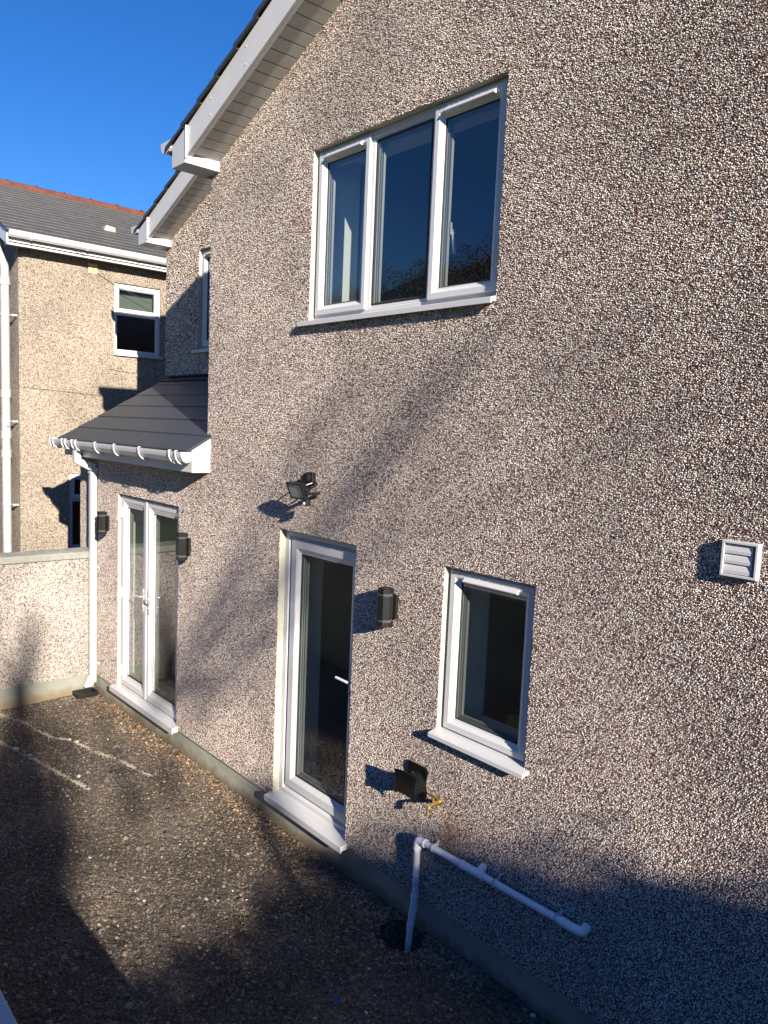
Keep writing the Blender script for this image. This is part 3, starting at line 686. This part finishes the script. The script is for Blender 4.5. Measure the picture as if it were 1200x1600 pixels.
nm.build('wall', M_ndash, nb)
# slates: stepped courses
t = MB(); n_ = 17; y0, y1 = -.27, 9.2
for k in range(n_):
    xa = -10.93 - k*(-10.93-RX)/n_; xb = -10.93 - (k+1)*(-10.93-RX)/n_ - .03
    za = 5.53+.437*(-10.98-xa); zb = 5.53+.437*(-10.98-xb)
    t.prism([(xa,za+.0),(xa,za+.022),(xb,zb+.006),(xb,zb-.016)], 'y', y0, y1)
t.prism([(RX,zr),(RX,zr-.03),(XW2-.3,zr-.03+.437*(RX-XW2-.3)*-1),(XW2-.3,zr-.437*(XW2*-1+.3+RX))], 'y', y0, y1)
t.build('roof', M_slate2, nb)
yy = y0
while yy < 5.5:
    MB().prism([(RX-.13,zr-.05),(RX-.08,zr+.055),(RX,zr+.085),(RX+.08,zr+.055),(RX+.13,zr-.05)], 'y', yy, yy+.452)\
        .prism([(RX-.14,zr-.055),(RX-.085,zr+.067),(RX,zr+.098),(RX+.085,zr+.067),(RX+.14,zr-.055)], 'y', yy+.425, yy+.458).build('ridge_tile', M_ridge, nb)
    yy += .46
# eaves
MB().box(-11.24,-11.02,-.22,9,5.37,5.385).build('soffit', M_soffit, nb)
MB().box(-11.045,-11.02,-.22,9,5.345,5.52).build('fascia', M_upvc, nb)
zg = 5.515
ng = [(-11.018,zg),(-11.018,zg-.05),(-10.99,zg-.078),(-10.95,zg-.085),(-10.92,zg-.06),(-10.905,zg-.02),(-10.905,zg)]
MB().prism(ng, 'y', -.24, 9).build('gutter', M_upvc, nb)
for k in range(5):
    y = .02+k*.74
    MB().prism([(a+.006*(a > -10.96), b-.006) for a, b in ng], 'y', y, y+.03).build('gutter_bracket', M_upvcdull, nb)
fN = lambda x: 5.53+.437*(-10.98-x)
MB().prism([(-11.0,fN(-11.0)-.20),(-11.0,fN(-11.0)-.02),(RX,zr-.02),(XW2-.2,fN(-11.0)-.02),(XW2-.2,fN(-11.0)-.2),(RX,zr-.20)], 'y', -.25, -.228).build('bargeboard', M_upvc, nb)
MB().prism([(-11.0,fN(-11.0)-.20),(-11.0,fN(-11.0)-.18),(RX,zr-.18),(XW2-.2,fN(-11.0)-.18),(XW2-.2,fN(-11.0)-.2),(RX,zr-.20)], 'y', -.226, YN-.01).build('verge_soffit', M_soffit, nb)
# windows facing +x : build in the (y,z) plane
def nring(mb, y0, y1, z0, z1, prof):
    t = MB().ring(y0, y1, z0, z1, prof); mb.add([(XN - y, x, z) for x, y, z in t.v], t.f); return mb
def nwin(y0, y1, z0, z1, ztr, frost, lb):
    w = nring(MB(), y0, y1, z0, z1, [(0,.10),(0,.03),(.05,.03),(.062,.045),(.062,.10)])
    w.box(XN-.10, XN-.032, y0+.055, y1-.055, ztr-.03, ztr+.03)
    o = w.build('window', M_upvc, nb, .003); 
    nring(MB(), y0+.03, y1-.03, ztr+.012, z1-.03, [(0,.09),(0,.014),(.045,.014),(.06,.035),(.06,.09)]).build('sash', M_upvc, o, .002)
    MB().add([(XN-.05,y0+.08,ztr+.06),(XN-.05,y1-.08,ztr+.06),(XN-.05,y1-.08,z1-.08),(XN-.05,y0+.08,z1-.08)], [(0,1,2,3)]).build('pane', M_frost if frost else M_glass, o)
    MB().add([(XN-.06,y0+.055,z0+.055),(XN-.06,y1-.055,z0+.055),(XN-.06,y1-.055,ztr-.025),(XN-.06,y0+.055,ztr-.025)], [(0,1,2,3)]).build('pane', M_frost if frost else M_glass, o)
    MB().box(XN-.02, XN+.045, y0-.01, y1+.03, z0-.035, z0-.001).build('sill', M_upvc, o, .003)
    MB().box(XN-.016, XN-.004, (y0+y1)/2-.10, (y0+y1)/2+.10, z1-.062, z1-.05).build('trickle_vent', M_spacer, o)
    v = [(XN-.31,y0-.3,z0-.6),(XN-.31,y1+.3,z0-.6),(XN-2.3,y1+.3,z0-.6),(XN-2.3,y0-.3,z0-.6),(XN-.31,y0-.3,z1+.2),(XN-.31,y1+.3,z1+.2),(XN-2.3,y1+.3,z1+.2),(XN-2.3,y0-.3,z1+.2)]
    MB().add(v, [(0,1,2,3),(4,5,6,7),(1,2,6,5),(2,3,7,6),(3,0,4,7)]).build('room', M_room, o)
    nring(MB(), y0, y1, z0, z1, [(-.02,.002),(0,.002),(0,.31),(-.02,.31)]).build('reveal', M_ndash, o)
    if frost: MB().box(XN-.20, XN-.16, y0+.02, y1-.02, ztr+.01, z1-.10).build('blind', mat('net_blind', (.75,.78,.78), .8), o)
    return o
nwin(*NW[0], 4.69, True, '')
nwin(*NW[1], 1.955, False, '')
MB().box(XN, XN+.012, .893, 1.026, 5.19, 5.32).build('wall_patch', M_yel, nb, .004)
def ray_roof(px, py):
    d = fw + (px-600)/1200*rr - (py-800)/1200*uu; c0 = 5.53-.437*10.98
    t = (c0 - .437*CAM.x - CAM.z)/(d.z + .437*d.x); return CAM + d*t
v0 = ray_roof(160, 359); v1 = ray_roof(182, 365)
MB().prism([(v0.y,v0.z-.02),(v1.y,v0.z-.02),(v1.y-.01,v0.z+.06),(v0.y+.04,v0.z+.075)], 'x', v0.x-.16, v0.x+.06).build('roof_vent', M_coping, nb, .01)
# cables
MB().tube([(-10.90,.42,5.5),(-11.0,.75,5.37),(XN+.01,.98,5.22),(XN+.01,1.25,5.09),(XN+.03,1.9,4.85)], .004, 5).build('cable', M_rubber, nb)
MB().tube([(XN+.006,0.0,3.52),(XN+.006,.5,3.50),(XN+.006,1.02,3.47)], .004, 5).build('cable', M_rubber, nb)
MB().tube([(XN+.006,1.19,3.86),(XN+.006,1.58,3.83)], .003, 5).build('cable', M_rubber, nb)
# big soil pipe
px_, py_ = -11.44, -.16
sp_ = MB().tube([(px_,py_,-.1),(px_,py_,4.98)], .058, 18).tube(bend([(px_,py_,4.95),(px_,py_,5.12),(px_-.10,py_-.02,5.32),(px_-.16,py_-.03,5.55)], .06), .056, 18).build('soil_pipe', M_gpipe, nb, smooth=True)
for z in (4.93, 3.42, 2.86, 2.60):
    MB().tube([(px_,py_,z-.05),(px_,py_,z+.05)], .068, 18).tube([(px_,py_,z+.04),(px_,py_,z+.055)], .073, 18).build('collar', M_gpipe, sp_, smooth=True)
for z in (4.48, 3.05, 1.9):
    MB().tube([(px_,py_,z-.012),(px_,py_,z+.012)], .066, 16).box(px_-.02,px_+.13,py_+.045,py_+.06,z-.012,z+.012).box(px_+.11,px_+.13,py_+.06,YN,z-.012,z+.012).build('pipe_bracket', M_gpipe, sp_)
MB().tube([(px_-.09,py_,3.0),(px_+.09,py_,3.0)], .022, 10).build('boss', M_gpipe, sp_, smooth=True)

# ------------------------------------------------------------------ ground
def gh(x, y):
    """ground height: gently uneven yard, a hole at the waste pipe"""
    x = np.asarray(x, float); y = np.asarray(y, float)
    h = .010*np.sin(1.7*x+1.1*y) + .008*np.sin(3.1*y-2.3*x+1) + .005*np.sin(7*x+5*y) - .012
    h = h + .018*np.exp(-((y)/.12)**2)*(1-np.exp(-((x+3.2)/.25)**2))
    d = np.sqrt(((x+3.22)/.135)**2 + ((y+.125)/.12)**2)
    h = h - .26*np.clip(1.15-d, 0, 1)**.6*(d < 1.15)
    return h
gx = np.arange(-8.9, .6, .03); gy = np.arange(-2.75, .06, .03)
GX, GY = np.meshgrid(gx, gy); GZ = gh(GX, GY) + RNG.normal(0, .0022, GX.shape)
nx, ny = len(gx), len(gy)
gv = np.stack([GX.ravel(), GY.ravel(), GZ.ravel()], 1)
gf = [(j*nx+i, j*nx+i+1, (j+1)*nx+i+1, (j+1)*nx+i) for j in range(ny-1) for i in range(nx-1)]
def ground_mat():
    mt = bpy.data.materials.new('trodden_gravel_soil'); mt.use_nodes = True; n = mt.node_tree.nodes; l = mt.node_tree.links
    b = n['Principled BSDF']; b.inputs['Roughness'].default_value = .9; b.inputs['Specular IOR Level'].default_value = .25
    tc = n.new('ShaderNodeTexCoord')
    v = n.new('ShaderNodeTexVoronoi'); v.inputs['Scale'].default_value = 95; l.new(tc.outputs['Object'], v.inputs['Vector'])
    sp = n.new('ShaderNodeSeparateColor'); l.new(v.outputs['Color'], sp.inputs[0])
    r = ramp(n, [(0,(.055,.046,.038)),(.3,(.085,.07,.055)),(.6,(.12,.097,.074)),(.8,(.155,.122,.09)),(.93,(.22,.175,.13)),(.985,(.32,.29,.25))]); l.new(sp.outputs[0], r.inputs[0])
    nz = n.new('ShaderNodeTexNoise'); nz.inputs['Scale'].default_value = 1.6; nz.inputs['Detail'].default_value = 7; l.new(tc.outputs['Object'], nz.inputs['Vector'])
    mr = n.new('ShaderNodeMapRange'); mr.inputs['From Min'].default_value = .35; mr.inputs['From Max'].default_value = .65; mr.inputs['To Min'].default_value = .65; mr.inputs['To Max'].default_value = 1.35
    l.new(nz.outputs['Fac'], mr.inputs['Value'])
    s1 = n.new('ShaderNodeVectorMath'); s1.operation = 'SCALE'; l.new(r.outputs[0], s1.inputs[0]); l.new(mr.outputs[0], s1.inputs['Scale']); l.new(s1.outputs[0], b.inputs['Base Color'])
    bp = n.new('ShaderNodeBump'); bp.inputs['Distance'].default_value = .006; l.new(v.outputs['Distance'], bp.inputs['Height']); bp.invert = True; l.new(bp.outputs[0], b.inputs['Normal'])
    return mt
M_ground = ground_mat()
g = MB(); g.v = [tuple(p) for p in gv]; g.f = gf
yard = g.build('ground', M_ground); tag(yard, kind='structure')
g = MB().add([(-8.9,-2.75,-.03),(.6,-2.75,-.03),(.6,.06,-.03),(-8.9,.06,-.03),(-400,-400,-.03),(400,-400,-.03),(400,400,-.03),(-400,400,-.03)],
    [(0,1,5,4),(1,2,6,5),(2,3,7,6),(3,0,4,7)])
tag(g.build('terrain', M_grass), kind='structure')
# loose chippings
def chips(n, xr, yr, smin, smax, pal, wts, dens=None, flat=.45):
    X = RNG.uniform(*xr, n); Y = RNG.uniform(*yr, n)
    if dens is not None:
        k = RNG.uniform(0, 1, n) < dens(X, Y); X, Y = X[k], Y[k]
    n = len(X); s = smin + (smax-smin)*RNG.beta(1.1, 5.0, n)
    d = np.sqrt(((X+3.22)/.135)**2 + ((Y+.125)/.12)**2); s = np.where(d < 1.0, s*.6, s)
    a = RNG.uniform(0, 6.28, n); el = RNG.uniform(.5, 1, n); h = s*RNG.uniform(.2, flat+.15, n); tx = RNG.normal(0, .28, n); ty = RNG.normal(0, .28, n)
    Z = gh(X, Y); V = np.zeros((n, 8, 3), np.float32)
    m = 5
    for i in range(m):
        t_ = a + i*2*math.pi/m + RNG.uniform(-.35, .35, n); ra = s*RNG.uniform(.75, 1.1, n)
        dx, dy = ra*np.cos(t_), ra*el*np.sin(t_)
        V[:, i] = np.stack([X+dx, Y+dy, Z + h*.15 + tx*dx+ty*dy], 1)
    for i, q in ((5, 1.0), (6, 0.4)):
        dx, dy = RNG.uniform(-.4, .4, n)*s, RNG.uniform(-.4, .4, n)*s
        V[:, i] = np.stack([X+dx, Y+dy, Z + h*(.55+.5*q) + tx*dx+ty*dy], 1)
    V[:, 7] = np.stack([X, Y, Z-h*.4], 1)
    F = np.array([[0,1,5],[1,2,5],[2,6,5],[2,3,6],[3,4,6],[4,0,5],[4,5,6]])[None] + (np.arange(n)*8)[:, None, None]
    pal = np.array(pal); c = pal[RNG.choice(len(pal), n, p=np.array(wts)/sum(wts))]*RNG.uniform(.7, 1.2, (n, 1))
    C = np.ones((n, 8, 4), np.float32); C[:, :, :3] = c[:, None]
    return V.reshape(-1, 3), F.reshape(-1, 3), C.reshape(-1, 4)
def cat_(*ss):
    o = 0; V = []; F = []; C = []
    for v, f, c in ss: V.append(v); F.append(f+o); C.append(c); o += len(v)
    return np.concatenate(V), np.concatenate(F), np.concatenate(C)
SL = [(.09,.080,.070),(.15,.122,.096),(.20,.16,.12),(.24,.185,.135),(.11,.11,.115),(.31,.26,.20),(.55,.52,.47)]
BR = [(.36,.24,.14),(.30,.20,.12),(.22,.15,.095),(.17,.13,.10),(.44,.33,.22)]
M_chip = pebble_mat('chippings', None, attr=True)
allc = cat_(
    chips(62000, (-8.6,.3), (-2.7,.0), .003, .024, SL, [.2,.25,.22,.12,.12,.07,.015]),
    chips(11000, (-8.6,.3), (-2.7,.0), .011, .038, SL, [.15,.25,.25,.15,.15,.05,.005]),
    chips(22000, (-8.6,-2.6), (-.62,.0), .006, .034, BR, [.25,.25,.2,.2,.1], lambda x, y: np.exp(-(-y/.17)**2)*.9 + .05),
    chips(6000, (-8.62,-8.3), (-2.7,-.2), .002, .008, [(.6,.53,.45),(.4,.3,.25)], [.6,.4], lambda x, y: np.exp(-((x+8.62)/.14))),
)
mesh = mesh_np('gravel', *allc, [M_chip], None); tag(mesh, 'dark crushed slate chippings and brown stones covering the yard', 'gravel', kind='stuff')
# two thin lines of pale grit washed off the wall
def gritline(pts, n, wd):
    P = np.array(pts); seg = RNG.uniform(0, len(P)-1.001, n); seg = seg[RNG.uniform(0, 1, n) < .55+.45*np.sin(seg*7.3)]; n = len(seg); i = seg.astype(int); f = seg-i
    q = P[i]*(1-f)[:, None] + P[i+1]*f[:, None]
    return q[:, 0] + RNG.normal(0, wd, n), q[:, 1] + RNG.normal(0, wd, n)
def grit(pts, n, wd):
    X, Y = gritline(pts, n, wd); n = len(X); s = RNG.uniform(.002, .006, n); Z = gh(X, Y)+.008
    V = np.zeros((n, 5, 3), np.float32)
    for i in range(4): V[:, i] = np.stack([X+s*math.cos(i*1.57+.5), Y+s*math.sin(i*1.57+.5), Z-.002], 1)
    V[:, 4] = np.stack([X, Y, Z+s*.8], 1)
    F = np.array([[0,1,4],[1,2,4],[2,3,4],[3,0,4]])[None] + (np.arange(n)*5)[:, None, None]
    C = np.ones((n, 5, 4), np.float32); C[:, :, :3] = (np.array([.50,.44,.35])*RNG.uniform(.5, 1.2, (n, 1)))[:, None]
    return V.reshape(-1, 3), F.reshape(-1, 3), C.reshape(-1, 4)
def gp_(px, py):
    d = fw + (px-600)/1200*rr - (py-800)/1200*uu; t = -CAM.z/d.z; p = CAM+d*t; return (p.x, p.y)
la = [gp_(*q) for q in ((-60,1094),(0,1113),(40,1128),(80,1148),(108,1155),(150,1173),(190,1192),(235,1214))]
lb = [gp_(*q) for q in ((-60,1140),(0,1158),(50,1185),(100,1211),(140,1235))]
gr = cat_(grit(la, 2600, .012), grit(lb, 2200, .012), grit(la[:3], 700, .05))
o = mesh_np('grit', *gr, [M_chip], None); tag(o, 'two thin lines of pale grit washed across the dark yard', 'grit', kind='stuff')
# a few single stones
for k, (px, py, s, c) in enumerate([(109,1154,.022,'pale cream pebble at left, first of two on the upper grit line'),(120,1158,.024,'pale cream pebble on the upper grit line, right of its twin'),(25,1171,.04,'flat tan stone lying on the lower grit line near the left edge'),(46,1180,.026,'small tan stone on the lower grit line right of the flat tan stone'),(123,1213,.024,'pale grey pebble below the lower grit line')]):
    x, y = gp_(px, py); z = float(gh(x, y)); st = MB(); vs = []; 
    for i in range(5):
        th = math.pi*(i/4); rad = math.sin(th); 
        for j in range(8):
            a = j*math.pi/4; q = 1+random.uniform(-.12, .12); vs.append((x+s*q*rad*math.cos(a), y+s*.8*q*rad*math.sin(a), z+s*.35+s*.55*math.cos(th)))
    fs = [(i*8+j, i*8+(j+1) % 8, (i+1)*8+(j+1) % 8, (i+1)*8+j) for i in range(4) for j in range(8)]
    so2 = st.add(vs, fs).build('stone', mat('stone_%d' % k, (.50,.42,.30) if k != 4 else (.40,.38,.34), .8, noise=.15, nscale=40), None, smooth=True)
    tag(so2, c, 'stone')
# fallen leaves, scraps
lv = MB()
for k in range(110):
    if k < 80: x = random.uniform(-8.3,-2.4); y = -abs(random.gauss(0, .13))-.03
    else: x = random.uniform(-8.3,-1.5); y = random.uniform(-2.3,-.1)
    z = float(gh(x, y))+.014+random.uniform(0,.01); a = random.uniform(0, 6.28); s = random.uniform(.008,.018); w_ = s*.5
    R = Matrix.Rotation(a, 3, 'Z') @ Matrix.Rotation(random.gauss(0, .45), 3, 'X')
    pts = [(-s,0,0),(-s*.3,w_,.003),(s*.4,w_*.8,.002),(s*1.1,0,.006),(s*.4,-w_*.8,.0),(-s*.3,-w_,.002)]
    lv.add([R @ Vector(p) + Vector((x, y, z)) for p in pts], [(0,1,2,3,4,5)])
tag(lv.build('leaf_litter', M_leafm), 'small brown fallen leaves scattered along the foot of the wall', 'leaves', kind='stuff')
x, y = gp_(527,1566); z = float(gh(x, y))
tag(MB().add([(x-.02,y-.015,z+.02),(x+.014,y-.018,z+.022),(x+.022,y+.004,z+.03),(x+.004,y+.018,z+.022),(x-.018,y+.012,z+.03),(x,y,z+.012)], [(0,1,5),(1,2,5),(2,3,5),(3,4,5),(4,0,5)]).build('plastic_scrap', M_blue), 'crumpled blue plastic scrap on the shaded gravel', 'litter')
x, y = gp_(78,1492); z = float(gh(x, y))+.022
tag(MB().tube([(x-.01,y+.03,z),(x,y,z+.006),(x+.025,y-.035,z)], [.002,.003,.0012], 5).build('twig', mat('dry_twig', (.40,.34,.26), .8)), 'short pale dry twig on the shaded gravel at lower left', 'twig')

# ------------------------------------------------------------------ raised terrace the view is taken from
tr = thing('garden_terrace', (2, -4, 0), 'raised garden terrace edge with a pale painted coping at the lower left corner', 'terrace')
MB().box(-8.6, 14, -2.92, -2.735, -.2, 1.455).build('retaining_wall', M_plinth, tr)
MB().box(-8.59, 14, -3.0, -2.712, 1.455, 1.50).build('coping', mat('white_masonry_paint', (.40,.42,.44), .6, noise=.1, nscale=6, bump=.001), tr, .006)
MB().box(-8.6, 14, -9.0, -2.92, -.2, 1.44).build('soil_bed', M_grass, tr)

# ------------------------------------------------------------------ hillside behind the camera, seen in the glass
def hilltop(a):
    d = math.degrees(a); return 3.15 + 82*(min(.27, max(.12, .190+.0050*(d-217.4))) + .004*math.sin(a*23) + .003*math.sin(a*61))
hl = MB(); NA, NRr = 90, 12; vs = []
for i in range(NA+1):
    a = math.radians(150 + 150*i/NA)     # azimuth, 0 = +x, counter-clockwise; spans -x to -y
    for j in range(NRr):
        t_ = j/(NRr-1); R_ = 22 + 60*t_
        top = hilltop(a)
        z = -.03 + top*t_**.85
        vs.append((R_*math.cos(a), -4 + R_*math.sin(a), z))
hl.add(vs, [(i*NRr+j, i*NRr+j+1, (i+1)*NRr+j+1, (i+1)*NRr+j) for i in range(NA) for j in range(NRr-1)])
tag(hl.build('hillside', M_foliage2, smooth=True), kind='structure')
wd = MB()
for k in range(45000):
    a = math.radians(random.uniform(195, 255)); t_ = 1-.3*random.random()**2; R_ = 22+60*t_
    top = hilltop(a)
    z = top*t_**.85; x = R_*math.cos(a); y = -4+R_*math.sin(a); s = random.uniform(.04, .13)
    zz = z+random.random()**2.2*(2.0+1.6*math.sin(a*90)*math.sin(a*37))
    n_ = Vector((random.gauss(0,1), random.gauss(0,1), random.gauss(0,1))).normalized(); u_ = n_.orthogonal().normalized(); v_ = n_.cross(u_)
    c = Vector((x, y, zz)); wd.add([c+u_*s, c+v_*s*.7, c-u_*s, c-v_*s*.7], [(0,1,2,3)])
tag(wd.build('woodland', M_foliage2), 'dark wooded hillside behind the garden, seen only mirrored in the glass', 'woodland', kind='stuff')

# ------------------------------------------------------------------ shade casters standing east of the yard
hd_ = thing('evergreen_hedge', (8.2, -2.6, 0), 'tall clipped evergreen hedge at the end of the garden', 'hedge')
def topz(y): return float(np.interp(y, [-7.5,-5.2,-4.9,-4.48,-4.08,-3.71,-3.4,-3.15,-3.0,-2.88,-2.74,-2.6,-2.4,-1.5,0], [4.7,4.50,4.43,4.42,4.45,4.50,4.56,4.68,4.76,4.70,4.60,4.62,4.60,4.7,4.7])) + .02*math.sin(y*11) + .015*math.sin(y*27)
core = MB(); ys_ = [-7.5+.1*i for i in range(75)]
vs = []
for y in ys_: vs += [(7.8,y,0),(7.85,y,topz(y)-.10),(8.55,y,topz(y)-.10),(8.6,y,0)]
core.add(vs, [(4*i+j, 4*i+(j+1) % 4, 4*i+4+(j+1) % 4, 4*i+4+j) for i in range(len(ys_)-1) for j in range(4)] + [(0,1,2,3), (len(vs)-4,len(vs)-3,len(vs)-2,len(vs)-1)])
core.build('branches', M_bark, hd_)
lf = MB()
for k in range(16000):
    y = random.uniform(-7.6, 0); q = random.random()
    if q < .35: x = random.uniform(7.75, 8.65); z = topz(y)+random.gauss(-.05, .04)
    elif q < .8: x = 7.78+random.gauss(0, .04); z = random.uniform(0.1, 4.6)
    else: x = 8.62+random.gauss(0, .04); z = random.uniform(.1, 4.6)
    s = random.uniform(.03, .06); n_ = Vector((random.gauss(0,1), random.gauss(0,1), random.gauss(0,1))).normalized(); u_ = n_.orthogonal().normalized(); v_ = n_.cross(u_)
    c = Vector((x, y, z)); lf.add([c+u_*s, c+v_*s*.6, c-u_*s, c-v_*s*.6], [(0,1,2,3)])
for k in range(1500):
    y = random.uniform(-3.6, -1.8); x = random.uniform(7.9, 8.5); z = topz(y) + .06 + abs(random.gauss(0, .12))*(1+math.sin(y*17)*.8)
    s = random.uniform(.015, .04); n_ = Vector((random.gauss(0,1), random.gauss(0,1), random.gauss(0,1))).normalized(); u_ = n_.orthogonal().normalized(); v_ = n_.cross(u_)
    c = Vector((x, y, z)); lf.add([c+u_*s, c+v_*s*.6, c-u_*s, c-v_*s*.6], [(0,1,2,3)])
lf.build('leaves', M_foliage, hd_)

def tree(base, label, limbs, seed, twig=True):
    rnd = random.Random(seed)
    t = thing('bare_tree', base, label, 'tree', 'bare winter trees behind the hedge')
    tk = MB(); tw = MB()
    def grow(p, d, r, L, depth, mb):
        n = 5; pts = [p]; q = p.copy(); dd = d.copy()
        for i in range(n):
            dd = (dd + Vector((rnd.gauss(0,.07), rnd.gauss(0,.07), rnd.gauss(.01,.05)))).normalized(); q = q + dd*L/n; pts.append(q.copy())
        rs = [r*(1-.45*i/n) for i in range(n+1)]
        mb.tube(pts, rs, 7 if depth < 3 else 4, cap=False)
        if depth >= 6 or r < .005: return
        for k in range(2 if depth < 4 else 3):
            i = rnd.randint(2, n); a = rnd.uniform(.35, .8); az = rnd.uniform(0, 6.28)
            u = dd.orthogonal().normalized(); v = dd.cross(u)
            nd = (dd*math.cos(a) + (u*math.cos(az)+v*math.sin(az))*math.sin(a)).normalized()
            grow(pts[i], nd, rs[i]*.62, L*.72, depth+1, tw if depth >= 1 else tk)
    for (p, d, r, L, dep) in limbs: grow(Vector(p), Vector(d).normalized(), r, L, dep, tk)
    tk.build('trunk', M_bark, t, smooth=True)
    tw.build('crown', M_bark, t)
    return t
K = lambda y, z, x: (x, y - (x-8)/3.6, z + (x-8)*.378)     # a point of the x = 8 shade silhouette, moved out along the sun's rays
X1 = 14.0
rl = random.Random(5)
limbs = [((X1, K(-4.75,0,X1)[1], 0), (0,.0,1), .15, 8.2, 6), (K(-4.6,5.1,X1), (0,.1,1), .04, 1.2, 6)]
for y_, z_, r_, L_ in ((-4.12,5.95,.030,2.3),(-3.98,5.85,.022,2.2),(-4.20,6.25,.024,1.9),(-3.80,5.95,.015,1.7),(-4.3,5.7,.024,1.6),(-3.66,6.6,.022,1.4),(-4.05,6.2,.016,2.0),(-3.9,6.1,.013,2.0),(-3.5,6.6,.016,1.2)):
    limbs.append((K(y_, z_, X1), (0, .64, 1), r_, L_, 6))
for k in range(6):
    y_ = rl.uniform(-4.30,-3.75); z_ = 5.55 + (y_+4.3)*1.5 + rl.gauss(0,.22)
    limbs.append((K(y_, z_, X1), (0, rl.uniform(.5,.75), 1), rl.uniform(.014,.026), rl.uniform(.5,1.1), 5 if k % 3 else 4))
tree((X1, K(-4.75, 0, X1)[1], 0), 'bare winter tree with a leaning limb, nearer the house wall', limbs, 3)
X2 = 22.0
t2 = tree((X2, K(-5.5, 0, X2)[1], 0), 'bare winter tree with a straight upright trunk, farther from the house wall', [
    ((X2, K(-5.1,0,X2)[1], 6.0), (0,.0,1), .07, 4.6, 6), (K(-5.1,5.0,X2), (0,-.1,1), .05, 1.2, 5), (K(-5.5,6.2,X2), (.2,-.2,1), .06, 2.2, 5)], 11)
yb = K(-5.5,0,X2)[1]
MB().tube([(X2, yb, -.1), (X2, yb+.02, 4), (X2, yb-.02, 8), (X2, yb, 10.8), (X2, yb+.05, 11.4), (X2, yb+.2, 12.6)], [.40,.36,.34,.33,.16,.05], 14).build('shade_trunk', M_bark, t2, smooth=True)  # unseen bare trunk, added and thickened to shade the left of the yard
